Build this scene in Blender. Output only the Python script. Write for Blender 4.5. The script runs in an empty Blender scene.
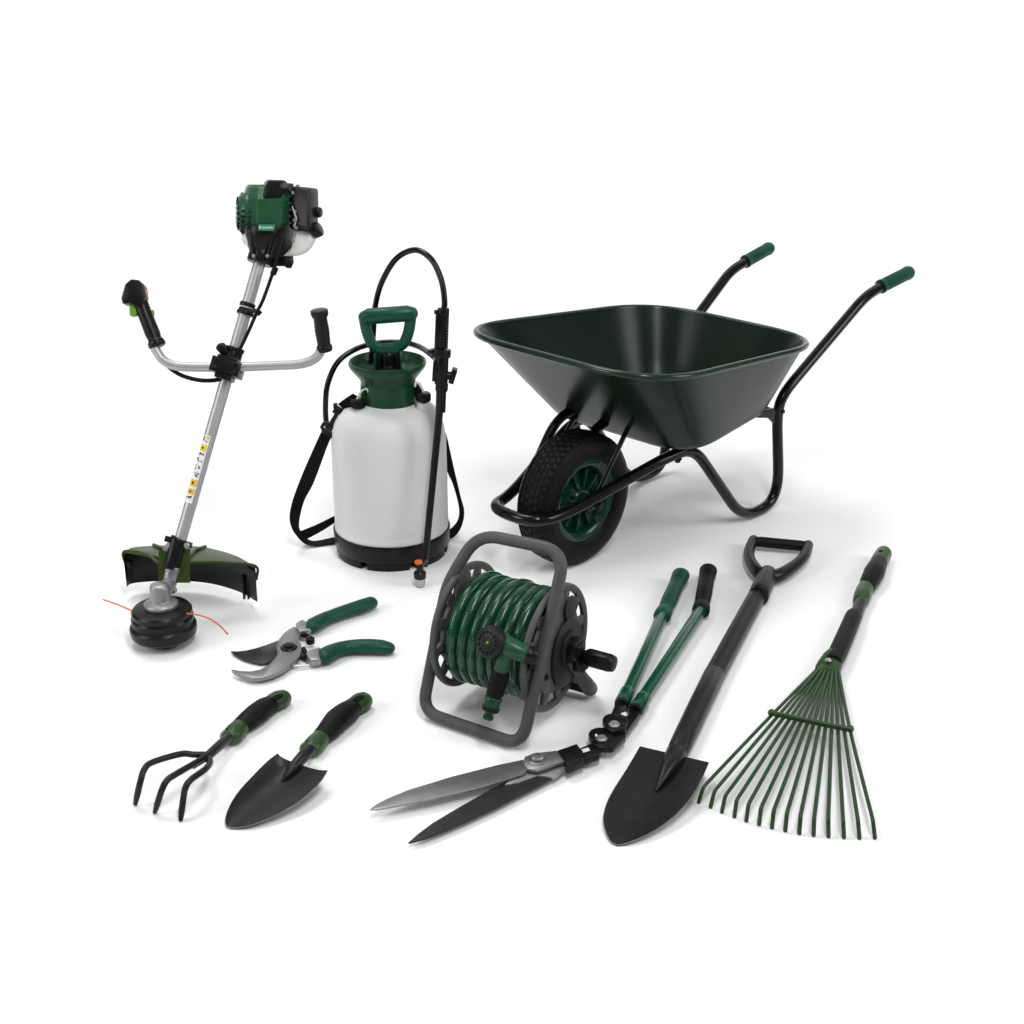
import bpy, bmesh, math, random
from mathutils import Vector, Matrix
V = Vector
random.seed(4)
PI = math.pi
scene = bpy.context.scene
col = scene.collection

# ------------------------------------------------------------------ camera
FPX, PITCH, CAM_H = 1400.0, math.radians(22.5), 1.75
cd = bpy.data.cameras.new('camera')
cam = bpy.data.objects.new('camera', cd)
col.objects.link(cam)
cam.location = (0, 0, CAM_H)
cam.rotation_euler = (math.radians(90) - PITCH, 0, 0)
cd.sensor_width = 36.0
cd.lens = 36.0 * FPX / 1024
cd.clip_end = 200
scene.camera = cam


def ray(px, py):
    u, v = (px - 512) / FPX, (512 - py) / FPX
    return V((u, math.cos(PITCH) + v * math.sin(PITCH), -math.sin(PITCH) + v * math.cos(PITCH)))


def at(px, py, z=0.0):
    """survey point of the photograph -> point on the level z (metres)"""
    r = ray(px, py)
    return V((0, 0, CAM_H)) + r * ((z - CAM_H) / r.z)


def mpp(p):
    """metres per photo pixel at the point p"""
    return (p.y * math.cos(PITCH) - (p.z - CAM_H) * math.sin(PITCH)) / FPX


def aty(px, py, y):
    r = ray(px, py)
    return V((0, 0, CAM_H)) + r * (y / r.y)


# ------------------------------------------------------------------ materials
def mat(name, base, rough=.5, metal=0.0, spec=.5, var=.12, vscale=30, bump=0.0, bscale=200, coat=0.0,
        stretch=(1, 1, 1), sss=0.0, rvar=.03):
    m = bpy.data.materials.new(name)
    m.use_nodes = True
    nt = m.node_tree
    b = nt.nodes['Principled BSDF']
    b.inputs['Metallic'].default_value = metal
    b.inputs['Specular IOR Level'].default_value = spec
    b.inputs['Coat Weight'].default_value = coat
    b.inputs['Coat Roughness'].default_value = .12
    if sss:
        b.inputs['Subsurface Weight'].default_value = sss
        b.inputs['Subsurface Radius'].default_value = (.03, .03, .03)
    tc = nt.nodes.new('ShaderNodeTexCoord')
    mp = nt.nodes.new('ShaderNodeMapping')
    mp.inputs['Scale'].default_value = stretch
    nt.links.new(tc.outputs['Object'], mp.inputs['Vector'])
    n = nt.nodes.new('ShaderNodeTexNoise')
    n.inputs['Scale'].default_value = vscale
    n.inputs['Detail'].default_value = 6
    nt.links.new(mp.outputs['Vector'], n.inputs['Vector'])
    cr = nt.nodes.new('ShaderNodeValToRGB')
    cr.color_ramp.elements[0].position = .3
    cr.color_ramp.elements[1].position = .7
    cr.color_ramp.elements[0].color = tuple(c * (1 - var) for c in base) + (1,)
    cr.color_ramp.elements[1].color = tuple(min(1, c * (1 + var)) for c in base) + (1,)
    nt.links.new(n.outputs['Fac'], cr.inputs['Fac'])
    nt.links.new(cr.outputs['Color'], b.inputs['Base Color'])
    mr = nt.nodes.new('ShaderNodeMapRange')
    mr.inputs['From Min'].default_value = .3
    mr.inputs['From Max'].default_value = .7
    mr.inputs['To Min'].default_value = max(.02, rough - rvar)
    mr.inputs['To Max'].default_value = min(1, rough + rvar)
    nt.links.new(n.outputs['Fac'], mr.inputs['Value'])
    nt.links.new(mr.outputs['Result'], b.inputs['Roughness'])
    if bump:
        n2 = nt.nodes.new('ShaderNodeTexNoise')
        n2.inputs['Scale'].default_value = bscale
        n2.inputs['Detail'].default_value = 4
        nt.links.new(mp.outputs['Vector'], n2.inputs['Vector'])
        bp = nt.nodes.new('ShaderNodeBump')
        bp.inputs['Strength'].default_value = bump
        bp.inputs['Distance'].default_value = .002
        nt.links.new(n2.outputs['Fac'], bp.inputs['Height'])
        nt.links.new(bp.outputs['Normal'], b.inputs['Normal'])
    return m


M = dict(
    floor=mat('white_studio_floor', (.90, .90, .90), .75, spec=.15, var=.0, bump=0),
    black=mat('black_plastic', (.0055, .0055, .006), 0.32, spec=0.22, bump=.12, bscale=500),
    rubber=mat('black_rubber', (.005, .005, .005), 0.5, spec=0.14, bump=.2, bscale=350),
    tyre=mat('tyre_rubber', (.0045, .0045, .0045), 0.46, spec=0.12, bump=.12, bscale=300),
    blackmetal=mat('black_painted_steel', (.0035, .0035, .004), 0.18, spec=0.27, bump=.05, bscale=300),
    hammer=mat('black_coated_steel', (.010, .010, .011), 0.36, spec=0.25, bump=.12, bscale=600),
    web=mat('black_webbing', (.008, .008, .008), 0.85, spec=0.08, bump=.4, bscale=700),
    grey=mat('grey_plastic', (.072, .072, .074), 0.42, spec=0.2, bump=.15, bscale=450, var=.08),
    darkgrey=mat('dark_grey_plastic', (.013, .013, .014), 0.4, spec=0.22, bump=.15, bscale=450),
    tray=mat('dark_green_enamel', (.0045, .0125, .0072), 0.28, spec=0.19, bump=0, bscale=90, var=.06, vscale=3, rvar=.0),
    rimgreen=mat('green_enamel', (.003, .035, .018), 0.22, spec=0.34, bump=0, var=.06),
    trayrim=mat('green_rolled_edge', (.005, .021, .012), 0.22, spec=0.36, bump=0, var=.05),
    tubegreen=mat('green_tube_paint', (.003, .060, .031), 0.2, spec=0.32, bump=0, var=.06),
    braid=mat('pale_braid', (.06, .20, .11), .5),
    edge=mat('worn_steel_highlight', (.22, .22, .22), .4, metal=.6, var=.3),  # worn blade edge, bevel highlight put into the pale colour
    green=mat('green_plastic', (.007, .070, .042), 0.34, spec=0.24, bump=.1, bscale=400),
    gripgreen=mat('green_rubber', (.006, .058, .036), 0.4, spec=0.2, bump=.15, bscale=400),
    darkgreen=mat('deep_green_plastic', (.008, .050, .020), 0.3, spec=0.26, bump=.05, bscale=300),
    enggreen=mat('engine_green_plastic', (.014, .070, .030), 0.3, spec=0.28, bump=.05, bscale=300),
    olive=mat('olive_green_plastic', (.030, .048, .009), 0.38, spec=0.2, bump=.1, bscale=400),
    olivecap=mat('moss_green_plastic', (.022, .060, .015), 0.36, spec=0.3, bump=.1, bscale=400),
    tine=mat('moss_green_steel', (.017, .045, .014), 0.34, spec=0.3, bump=.08, bscale=300),
    lime=mat('lime_green_plastic', (.12, .30, .015), .4),
    orange=mat('orange_nylon', (.62, .13, .012), .45, spec=0.3),
    alu=mat('brushed_aluminium', (.42, .42, .43), .46, metal=.7, spec=.4, var=.05, bump=.06, bscale=150, stretch=(6, 6, 1)),
    cast=mat('cast_aluminium', (.30, .30, .31), .42, metal=.8, bump=.2, bscale=300),
    steel=mat('bright_steel', (.60, .60, .60), 0.38, metal=.9, var=.1),
    blade=mat('satin_blade_steel', (.25, .25, .25), 0.38, metal=.8, var=.05, vscale=40, bump=.1, bscale=300, stretch=(1, 1, 1)),
    bladedark=mat('dark_blade_steel', (.022, .022, .024), 0.36, metal=.2, spec=0.3, var=.2, bump=.1, bscale=300),
    bottle=mat('white_polyethylene', (.70, .70, .71), .42, spec=.3, var=.015, vscale=10, sss=.15, bump=.04, bscale=60),
    tank=mat('translucent_tank_plastic', (.62, .62, .60), .4, spec=.35, var=.04, sss=.2),
    white=mat('white_print', (.75, .75, .75), .5, var=.02),
    yellow=mat('yellow_print', (.72, .55, .02), .5, var=.05),
    amber=mat('amber_print', (.72, .40, .03), .5, var=.05),
    ink=mat('black_print', (.006, .006, .006), .7, spec=.1),
    brass=mat('brass_screw', (.45, .32, .08), .35, metal=.8),
    labelgreen=mat('green_label', (.02, .15, .08), .4),
    pale=mat('pale_green_print', (.36, .52, .42), .5),
    chrome=mat('clear_nozzle_steel', (.40, .40, .40), .3, metal=.6),
)


# green hose: ribbed translucent-looking rubber with a fine braid
def hose_mat():
    m = mat('green_garden_hose', (.003, .042, .018), .20, spec=.42, var=.18, vscale=14, bump=.08, bscale=500)
    return m


M['hose'] = hose_mat()


# ------------------------------------------------------------------ mesh helpers
def rounded(pts, d, n=7):
    """polyline with each inner corner rounded off over the distance d (scalar or list)"""
    pts = [V(p) for p in pts]
    out = [pts[0]]
    for i in range(1, len(pts) - 1):
        p, a, b = pts[i], pts[i - 1], pts[i + 1]
        dd = d[i - 1] if isinstance(d, (list, tuple)) else d
        da, db = min(dd, (a - p).length * .49), min(dd, (b - p).length * .49)
        p0, p2 = p + (a - p).normalized() * da, p + (b - p).normalized() * db
        for k in range(n + 1):
            t = k / n
            out.append(p0 * (1 - t) ** 2 + p * 2 * t * (1 - t) + p2 * t * t)
    out.append(pts[-1])
    return out


def spline(pts, n=8, closed=False):
    pts = [V(p) for p in pts]
    out = []
    N = len(pts)
    rng = N if closed else N - 1
    for i in range(rng):
        if closed:
            a, b, c, d = pts[(i - 1) % N], pts[i], pts[(i + 1) % N], pts[(i + 2) % N]
        else:
            b, c = pts[i], pts[i + 1]
            a = pts[i - 1] if i else b * 2 - c
            d = pts[i + 2] if i + 2 < N else c * 2 - b
        for k in range(n):
            t = k / n
            out.append(.5 * ((2 * b) + (c - a) * t + (2 * a - 5 * b + 4 * c - d) * t * t + (3 * b - a - 3 * c + d) * t ** 3))
    if not closed:
        out.append(pts[-1])
    return out


def lerp_list(vals, n):
    """n values interpolated smoothly along vals"""
    out = []
    for i in range(n):
        f = i / (n - 1) * (len(vals) - 1)
        k = min(int(f), len(vals) - 2)
        t = f - k
        out.append(vals[k] * (1 - t) + vals[k + 1] * t)
    return out


def perp(a):
    a = a.normalized()
    r = V((0, 0, 1)) if abs(a.z) < .9 else V((1, 0, 0))
    x = r.cross(a).normalized()
    return x, a.cross(x).normalized()


class MB:
    def __init__(self):
        self.v, self.f, self.mi, self.cur = [], [], [], 0

    def add(self, vs, fs):
        o = len(self.v)
        self.v += [V(p) for p in vs]
        for f in fs:
            self.f.append([i + o for i in f])
            self.mi.append(self.cur)
        return self

    def rings(self, rings, closed_u=True, cap0=True, cap1=True, loop=False):
        n = len(rings[0])
        vs = [p for r in rings for p in r]
        fs = []
        R = len(rings)
        for i in range(R if loop else R - 1):
            j = (i + 1) % R
            for k in range(n if closed_u else n - 1):
                k2 = (k + 1) % n
                fs.append([i * n + k, i * n + k2, j * n + k2, j * n + k])
        if not loop:
            if cap0: fs.append(list(range(n))[::-1])
            if cap1: fs.append([(R - 1) * n + k for k in range(n)])
        return self.add(vs, fs)

    def tube(self, path, r, n=14, flat=None, up=None, round0=False, round1=False, loop=False, caps=True):
        """swept tube; r scalar or per-point list; flat = (sideways, upward) scale of the section with `up` fixed"""
        path = [V(p) for p in path]
        L = len(path)
        rs = list(r) if isinstance(r, (list, tuple)) else [r] * L
        if len(rs) != L: rs = lerp_list(rs, L)
        ext0, ext1 = [], []
        if round0:
            d = (path[0] - path[1]).normalized()
            for a in (80, 60, 40, 20): ext0.append((path[0] + d * rs[0] * math.sin(math.radians(a)) * .9, rs[0] * math.cos(math.radians(a))))
        if round1:
            d = (path[-1] - path[-2]).normalized()
            for a in (20, 40, 60, 80): ext1.append((path[-1] + d * rs[-1] * math.sin(math.radians(a)) * .9, rs[-1] * math.cos(math.radians(a))))
        path = [e[0] for e in ext0] + path + [e[0] for e in ext1]
        rs = [e[1] for e in ext0] + rs + [e[1] for e in ext1]
        L = len(path)
        rings = []
        x = None
        for i in range(L):
            if loop:
                t = (path[(i + 1) % L] - path[i - 1]).normalized()
            else:
                t = (path[min(i + 1, L - 1)] - path[max(i - 1, 0)]).normalized()
            if up is not None:
                x = V(up).cross(t).normalized()
            elif x is None:
                x, _ = perp(t)
            else:
                x = (x - t * x.dot(t)).normalized()
            y = t.cross(x).normalized()
            fx, fy = flat if flat else (1, 1)
            rings.append([path[i] + x * (math.cos(2 * PI * k / n) * rs[i] * fx) + y * (math.sin(2 * PI * k / n) * rs[i] * fy) for k in range(n)])
        return self.rings(rings, cap0=caps, cap1=caps, loop=loop)

    def lathe(self, prof, origin, axis=(0, 0, 1), n=48, closed=False):
        """prof: (radius, height along axis) pairs"""
        o, a = V(origin), V(axis).normalized()
        x, y = perp(a)
        rings = [[o + a * h + x * (math.cos(2 * PI * k / n) * max(r, 1e-4)) + y * (math.sin(2 * PI * k / n) * max(r, 1e-4)) for k in range(n)] for r, h in prof]
        return self.rings(rings, loop=closed)

    def box(self, c, ax, ay, az):
        c, ax, ay, az = V(c), V(ax), V(ay), V(az)
        vs = [c + ax * i + ay * j + az * k for k in (-1, 1) for j in (-1, 1) for i in (-1, 1)]
        return self.add(vs, [[0, 2, 3, 1], [4, 5, 7, 6], [0, 1, 5, 4], [2, 6, 7, 3], [0, 4, 6, 2], [1, 3, 7, 5]])

    def prism(self, pts, vec):
        pts = [V(p) for p in pts]
        vec = V(vec)
        n = len(pts)
        return self.add(pts + [p + vec for p in pts],
                        [list(range(n))[::-1], list(range(n, 2 * n))] + [[i, (i + 1) % n, n + (i + 1) % n, n + i] for i in range(n)])

    def ellipsoid(self, c, ax, ay, az, n=20, m=12, sq=1.0):
        c, ax, ay, az = V(c), V(ax), V(ay), V(az)

        def e(v): return math.copysign(abs(v) ** sq, v)
        rings = []
        for i in range(m + 1):
            th = -PI / 2 + PI * i / m
            ct, st = max(math.cos(th), .02), math.sin(th)
            rings.append([c + ax * (e(math.cos(2 * PI * k / n)) * e(ct)) + ay * (e(math.sin(2 * PI * k / n)) * e(ct)) + az * e(st) for k in range(n)])
        return self.rings(rings)

    def sheet(self, grid, vec):
        """grid[i][j] of points made into a plate thickened by vec"""
        vec = V(vec)
        R, C = len(grid), len(grid[0])
        top = [V(p) for row in grid for p in row]
        vs = top + [p + vec for p in top]
        o = R * C
        fs = []
        for i in range(R - 1):
            for j in range(C - 1):
                q = [i * C + j, i * C + j + 1, (i + 1) * C + j + 1, (i + 1) * C + j]
                fs.append(q[::-1])
                fs.append([a + o for a in q])
        edge = [(0, j) for j in range(C)] + [(i, C - 1) for i in range(1, R)] + [(R - 1, j) for j in range(C - 2, -1, -1)] + [(i, 0) for i in range(R - 2, 0, -1)]
        ids = [i * C + j for i, j in edge]
        for k in range(len(ids)):
            a, b = ids[k], ids[(k + 1) % len(ids)]
            fs.append([a, b, b + o, a + o])
        return self.add(vs, fs)

    def ribbon(self, path, wid, th):
        """flat band: path points, one half-width vector per point, thickness"""
        rings = []
        L = len(path)
        for i in range(L):
            t = (path[min(i + 1, L - 1)] - path[max(i - 1, 0)]).normalized()
            w = wid[i]
            nrm = t.cross(w).normalized() * th * .5
            p = path[i]
            rings.append([p - w - nrm, p + w - nrm, p + w + nrm, p - w + nrm])
        return self.rings(rings)

    def build(self, name, mats, parent=None, bevel=0.0, angle=38, seg=2, subsurf=0):
        me = bpy.data.meshes.new(name)
        loc = V((0, 0, 0))
        p = parent
        while p is not None:
            loc += V(p.location)
            p = p.parent
        me.from_pydata([tuple(q - loc) for q in self.v], [], self.f)
        me.polygons.foreach_set('material_index', self.mi)
        bm = bmesh.new()
        bm.from_mesh(me)
        bmesh.ops.remove_doubles(bm, verts=bm.verts, dist=2e-6)
        bmesh.ops.recalc_face_normals(bm, faces=bm.faces)
        if bevel:
            bm.normal_update()
            es = [e for e in bm.edges if len(e.link_faces) == 2 and e.calc_face_angle(0) > math.radians(angle)]
            bmesh.ops.bevel(bm, geom=es, offset=bevel, segments=seg, profile=.5, affect='EDGES', clamp_overlap=True)
        bm.to_mesh(me)
        bm.free()
        me.polygons.foreach_set('use_smooth', [True] * len(me.polygons))
        me.set_sharp_from_angle(angle=math.radians(angle))
        for m in (mats if isinstance(mats, (list, tuple)) else [mats]):
            me.materials.append(M[m])
        o = bpy.data.objects.new(name, me)
        col.objects.link(o)
        o.parent = parent
        if subsurf:
            s = o.modifiers.new('subdivision', 'SUBSURF')
            s.levels = s.render_levels = subsurf
        return o


def thing(name, loc, label, cat, group=None):
    o = bpy.data.objects.new(name, None)
    o.empty_display_size = .1
    o.location = loc
    col.objects.link(o)
    o['label'], o['category'] = label, cat
    if group: o['group'] = group
    return o


def regular(n, c, x, y, r, ph=0.0):
    return [V(c) + V(x) * (math.cos(2 * PI * k / n + ph) * r) + V(y) * (math.sin(2 * PI * k / n + ph) * r) for k in range(n)]


def bolt(mb, c, axis, r, h):
    """hexagonal bolt head on a washer"""
    a = V(axis).normalized()
    x, y = perp(a)
    mb.lathe([(0, 0), (r * 1.45, 0), (r * 1.45, h * .35), (0, h * .35)], c, a, 20)
    mb.prism(regular(6, V(c) + a * h * .3, x, y, r), a * h * .7)


Z = V((0, 0, 1))

# ------------------------------------------------------------------ floor sweep
fl = MB()
prof = [(-6, 0), (14, 0)] + [(14 + 5 * math.sin(a), 5 - 5 * math.cos(a)) for a in [PI / 2 * k / 14 for k in range(1, 15)]] + [(19, 9)]
fl.rings([[V((-22, y, z)), V((22, y, z))] for y, z in prof], closed_u=False, cap0=False, cap1=False)
floor = fl.build('ground', 'floor')
floor['kind'] = 'structure'
for p in floor.data.polygons: pass

# ================================================================== WHEELBARROW
BA, BO = 0.797, V((0.14, 3.854, 0))
bl_, bw_ = V((math.cos(BA), math.sin(BA), 0)), V((math.sin(BA), -math.cos(BA), 0))


def B(l, w, z): return BO + bl_ * l + bw_ * w + Z * z


barrow = thing('wheelbarrow', BO, 'dark green wheelbarrow with black tube frame, one black tyre and green grips', 'wheelbarrow')


def quad_ring(lf, lr, wf, wr, zf, zr, rad, nc=10, inset=0.0, dz=0.0):
    lf, lr, wf, wr = lf + inset, lr - inset, wf - inset, wr - inset
    c = [V((lf, wf)), V((lr, wr)), V((lr, -wr)), V((lf, -wf))]
    out = []
    for i in range(4):
        p, a, b = c[i], c[i - 1], c[(i + 1) % 4]
        p0, p2 = p + (a - p).normalized() * rad, p + (b - p).normalized() * rad
        for k in range(nc + 1):
            t = k / nc
            q = p0 * (1 - t) ** 2 + p * 2 * t * (1 - t) + p2 * t * t
            # pull towards a circular arc
            z = zf + (zr - zf) * (q.x - lf) / (lr - lf) + dz
            out.append(B(q.x, q.y, z))
        q1 = c[(i + 1) % 4] + (p - c[(i + 1) % 4]).normalized() * rad
        for k in range(1, 6):
            q = p2 + (q1 - p2) * (k / 6)
            z = zf + (zr - zf) * (q.x - lf) / (lr - lf) + dz
            out.append(B(q.x, q.y, z))
    return out


TOP = (-.066, .846, .394, .352, .650, .574)
BOT = (.245, .752, .295, .246, .330, .362)


def tray_ring(t, inset=0.0, dz=0.0):
    v = [a + (b - a) * t for a, b in zip(TOP, BOT)]
    rad = .235 + (.14 - .235) * t
    return quad_ring(*v, rad, inset=inset, dz=dz)


tb = MB()
outer = [tray_ring(1.0, inset=.16, dz=-.002), tray_ring(1.0, inset=.05, dz=0), tray_ring(.985, inset=.018, dz=.0), tray_ring(.95, inset=.002), tray_ring(.9)] + [tray_ring(t) for t in (.7, .5, .3, .1, .0)]
inner = [tray_ring(t, inset=.005, dz=.003) for t in (0, .1, .3, .5, .7, .9)] + [tray_ring(.95, inset=.008, dz=.004), tray_ring(.985, inset=.023, dz=.005), tray_ring(1.0, inset=.055, dz=.005), tray_ring(1.0, inset=.16, dz=.004)]
tb.rings(outer + inner)
tray = tb.build('tray', 'tray', barrow, angle=60)
rb = MB()
rb.tube(tray_ring(0.0, inset=-.003, dz=.0), .0098, 12, loop=True)
rb.build('rim', 'trayrim', tray)

# wheel
WR = .203
wc = B(.028, .034, WR)
wheel = MB()
prof = [(r - .002 if r > .13 else r, h * 1.12) for r, h in [(.122, -.038), (.128, -.046), (.150, -.050), (.176, -.0495), (.191, -.045), (.199, -.036), (.203, -.018), (.2045, 0), (.203, .018), (.199, .036), (.191, .045), (.176, .0495), (.150, .050), (.128, .046), (.122, .038)]]
wheel.lathe(prof, wc, bw_, 72, closed=True)
# tread blocks on the tyre
for k in range(48):
    a0 = 2 * PI * k / 48
    for row, (w, hw, ph, rr) in enumerate([(-.0385, .0065, .3, .1975), (-.023, .0068, .7, .2022), (-.0077, .0066, 0, .2042), (.0077, .0066, .5, .2042), (.023, .0068, .2, .2022), (.0385, .0065, .8, .1975)]):
        a = a0 + ph * 2 * PI / 48
        rad = bl_ * math.cos(a) + Z * math.sin(a)
        tan = bl_ * -math.sin(a) + Z * math.cos(a)
        tilt = math.radians({0: 38, 1: 12, 2: 3, 3: -3, 4: -12, 5: -38}[row])
        nrm = rad * math.cos(tilt) - bw_ * math.sin(tilt) * (1)
        wax = bw_ * math.cos(tilt) + rad * math.sin(tilt)
        wheel.box(wc + rad * (rr - .0025) + bw_ * w * 1.12, tan * .0124, wax * (hw * 1.12 + .0003), nrm * .0013)
wheel_o = MB()
rim_p = [(.012, .034), (.030, .034), (.034, .026), (.050, .016), (.085, .012), (.093, .014), (.098, .030), (.104, .040), (.110, .044), (.120, .048), (.127, .047), (.128, .042), (.122, .036)]
wheel_o.lathe(rim_p + [(r, -h) for r, h in rim_p[::-1]], wc, bw_, 64)
for s in (-1, 1):
    for k in range(10):
        a = 2 * PI * k / 10 + .1
        rad = bl_ * math.cos(a) + Z * math.sin(a)
        tan = bl_ * -math.sin(a) + Z * math.cos(a)
        wheel_o.box(wc + rad * .064 + bw_ * s * .021, rad * .031, tan * .0022, bw_ * .010)
wheel_part = wheel_o.build('wheel', 'rimgreen', barrow, bevel=.0008)
wheel.build('tyre', 'tyre', wheel_part, bevel=.0007, angle=50, seg=1)
ax = MB()
ax.lathe([(0, -.120), (.008, -.120), (.008, .100), (0, .100)], wc, bw_, 16)
for s in (-1, 1):
    ax.lathe([(0, .036), (.024, .036), (.024, .05), (.013, .056), (.013, .075), (0, .075)], wc, bw_ * s, 24)
    bolt(ax, wc + bw_ * (.096 if s > 0 else -.116), bw_ * s, .012, .012)
ax.build('axle', 'darkgrey', wheel_part)

# frame: one bent tube from grip to grip
half = [(1.29, .273, .668), (1.178, .27, .646), (.778, .243, .398), (.762, .238, .335), (.822, .232, .0178), (.615, .232, .0178), (.362, .215, .318), (.255, .198, .312), (-.10, .108, .204), (-.207, .085, .205)]
fd = [.05, .07, .06, .13, .09, .075, .06, .08, .09]
full = [B(*p) for p in half] + [B(l, -w, z) for l, w, z in half[::-1]]
fr = MB()
TR = .0172
fr.tube(rounded(full, fd + fd[::-1], 9), TR, 16)
frame = fr.build('frame', 'blackmetal', barrow)
for s in (1, -1):
    g = MB()
    p0, p1 = B(1.268, .2725 * s, .6645), B(1.425, .2825 * s, .6875)
    pts = [p0 + (p1 - p0) * t for t in (0, .03, .06, .5, .9, .95, 1.0)]
    g.tube(pts, [.0235, .0245, .0215, .0215, .0225, .0245, .023], 20, round1=True)
    for k in range(12):   # finger ribs
        q = p0 + (p1 - p0) * (.16 + k * .06)
        d = (p1 - p0).normalized()
        x, y = perp(d)
        for j in range(16):
            a = 2 * PI * j / 16
            rr = x * math.cos(a) + y * math.sin(a)
            g.box(q + rr * .0215, d * .002, rr.cross(d) * .003, rr * .0007)
    g.build('grip', 'gripgreen', barrow)
# struts, braces
for s in (1, -1):
    st = MB()
    a, b = B(.018, .112 * s, .200), B(.192, .100 * s, .402)
    d = (b - a).normalized()
    st.tube([a - d * .01, a + d * .02, b - d * .02, b + d * .01], .0085, 10, flat=(1.25, .6), up=bw_)
    st.build('strut', 'blackmetal', barrow, bevel=.001)
    st = MB()
    st.box(B(.020, .110 * s, .212), bl_ * .022, bw_ * .004, Z * .026)
    st.build('axle_bracket', 'blackmetal', barrow, bevel=.002)
    br = MB()
    pl = [B(.63, .222 * s, .366), B(.65, .224 * s, .346), B(.72, .232 * s, .330), B(.748, .236 * s, .305), B(.764, .238 * s, .300), B(.768, .238 * s, .355), B(.74, .236 * s, .358)]
    br.prism([p - bw_ * .006 for p in pl], bw_ * .012)
    br.build('brace', 'blackmetal', barrow, bevel=.003)
    bt = MB()
    bolt(bt, B(.30, .203 * s, .297), -Z, .009, .012)
    bt.lathe([(0, 0), (.012, 0), (.012, .05), (0, .05)], B(.30, .203 * s, .30), Z, 16)
    bt.build('bolt', 'blackmetal', barrow)
    bt = MB()
    bolt(bt, B(.768, .254 * s, .345), bw_ * s, .006, .006)
    bt.build('bolt', 'blackmetal', barrow)
cr = MB()   # crossbar behind the wheel, under the nose of the tray
cr.tube(rounded([B(.01, -.135, .215), B(.125, -.137, .372), B(.19, -.12, .405)], .05), .0150, 12)
cr.build('crossbar', 'blackmetal', barrow, bevel=.002)
cr = MB()
cr.tube([B(.745, -.233, .345), B(.745, .233, .345)], .011, 10)
cr.build('rear_crossbar', 'blackmetal', barrow, bevel=.002)
cr = MB()
cr.tube([B(.14, .01, .375), B(.205, .01, .400)], .016, 12)
cr.build('nose_bracket', 'blackmetal', barrow, bevel=.002)

# ================================================================== PRESSURE SPRAYER
SC = V((-.3665, 3.93, 0))
spr = thing('pressure_sprayer', SC, 'white plastic pump sprayer bottle with green funnel collar, black strap and lance', 'sprayer')
b = MB()
b.lathe([(0, .03), (.155, .03), (.166, .04), (.1725, .06), (.1725, .098), (.1716, .101), (.1714, .104), (.1720, .108), (.1720, .24), (.1705, .36), (.166, .392), (.159, .420), (.147, .444), (.128, .462), (.108, .4705), (.090, .4755), (.080, .480), (.078, .50), (0, .50)], SC, Z, 72)
bottle = b.build('bottle', 'bottle', spr)
b = MB()
b.lathe([(.150, .022), (.169, .022), (.1755, .03), (.1775, .078), (.1760, .081), (.1730, .081), (.1705, .04), (.15, .04)], SC, Z, 72, closed=True)
nf = 7
for k in range(nf):
    a0, a1 = 2 * PI * (k + .07) / nf - PI / 2 + PI / nf, 2 * PI * (k + .93) / nf - PI / 2 + PI / nf
    pts = []
    for j in range(9):
        a = a0 + (a1 - a0) * j / 8
        pts.append((math.cos(a), math.sin(a)))
    vs = [SC + V((c * .169, s * .169, .0)) for c, s in pts] + [SC + V((c * .135, s * .135, 0)) for c, s in pts[::-1]]
    b.prism(vs, Z * .026)
b.build('base', 'black', spr, bevel=.0015)
# funnel collar
b = MB()
b.lathe([(.080, .4715), (.0845, .472), (.0838, .476), (.0815, .52), (.080, .535), (.084, .546), (.096, .561), (.1085, .577), (.1120, .583), (.1135, .590), (.1115, .596), (.107, .597), (.103, .592), (.098, .578), (.084, .560), (.06, .553), (.03, .552), (0, .552)], SC + V((.004, 0, .003)), Z, 72)
for k in range(3):
    a = -.35 + k * 2.1
    x = V((math.cos(a), math.sin(a), 0))
    y = V((-math.sin(a), math.cos(a), 0))
    b.box(SC + x * .084 + Z * .51, x * .004, y * .006, Z * .026)
b.build('funnel_collar', 'darkgreen', spr, bevel=0)
# pump rod + D handle
b = MB()
b.lathe([(0, .55), (.04, .55), (.04, .575), (.034, .582), (.024, .585), (.024, .62), (.016, .63), (0, .63)], SC + V((.008, 0, 0)), Z, 28)
for s in (-1, 1):
    b.box(SC + V((.008 + s * .028, -.006, .595)), V((.007, 0, 0)), V((0, .018, 0)), Z * .033)
b.build('pump_rod', 'black', spr, bevel=.002)
b = MB()
hx = SC + V((.006, 0, 0))
lp = rounded([hx + V((-.045, 0, .640)), hx + V((-.079, 0, .742)), hx + V((-.020, 0, .755)), hx + V((.086, 0, .768)), hx + V((.055, 0, .645)), hx + V((0, 0, .624)), hx + V((-.045, 0, .640))], [.02, .02, .02, .03, .02])
sides = rounded([hx + V((-.064, 0, .722)), hx + V((-.058, 0, .68)), hx + V((-.040, 0, .634)), hx + V((.042, 0, .638)), hx + V((.062, 0, .68)), hx + V((.071, 0, .735))], [.02, .03, .03, .02])
b.tube(sides, .0125, 14, flat=(1.3, .95), up=V((0, 1, 0)), round0=True, round1=True)
b.tube([hx + V((-.064, 0, .727)), hx + V((-.052, 0, .730)), hx + V((.062, 0, .739)), hx + V((.074, 0, .739))], [.019, .0235, .0235, .019], 18, round0=True, round1=True)
b.box(hx + V((0, 0, .628)), V((.034, 0, 0)), V((0, .014, 0)), Z * .014)
for s in (-1, 1):
    b.box(hx + V((s * .034, -.004, .60)), V((.006, 0, 0)), V((0, .016, 0)), Z * .026)
b.build('pump_handle', 'green', spr, bevel=.004)
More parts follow.
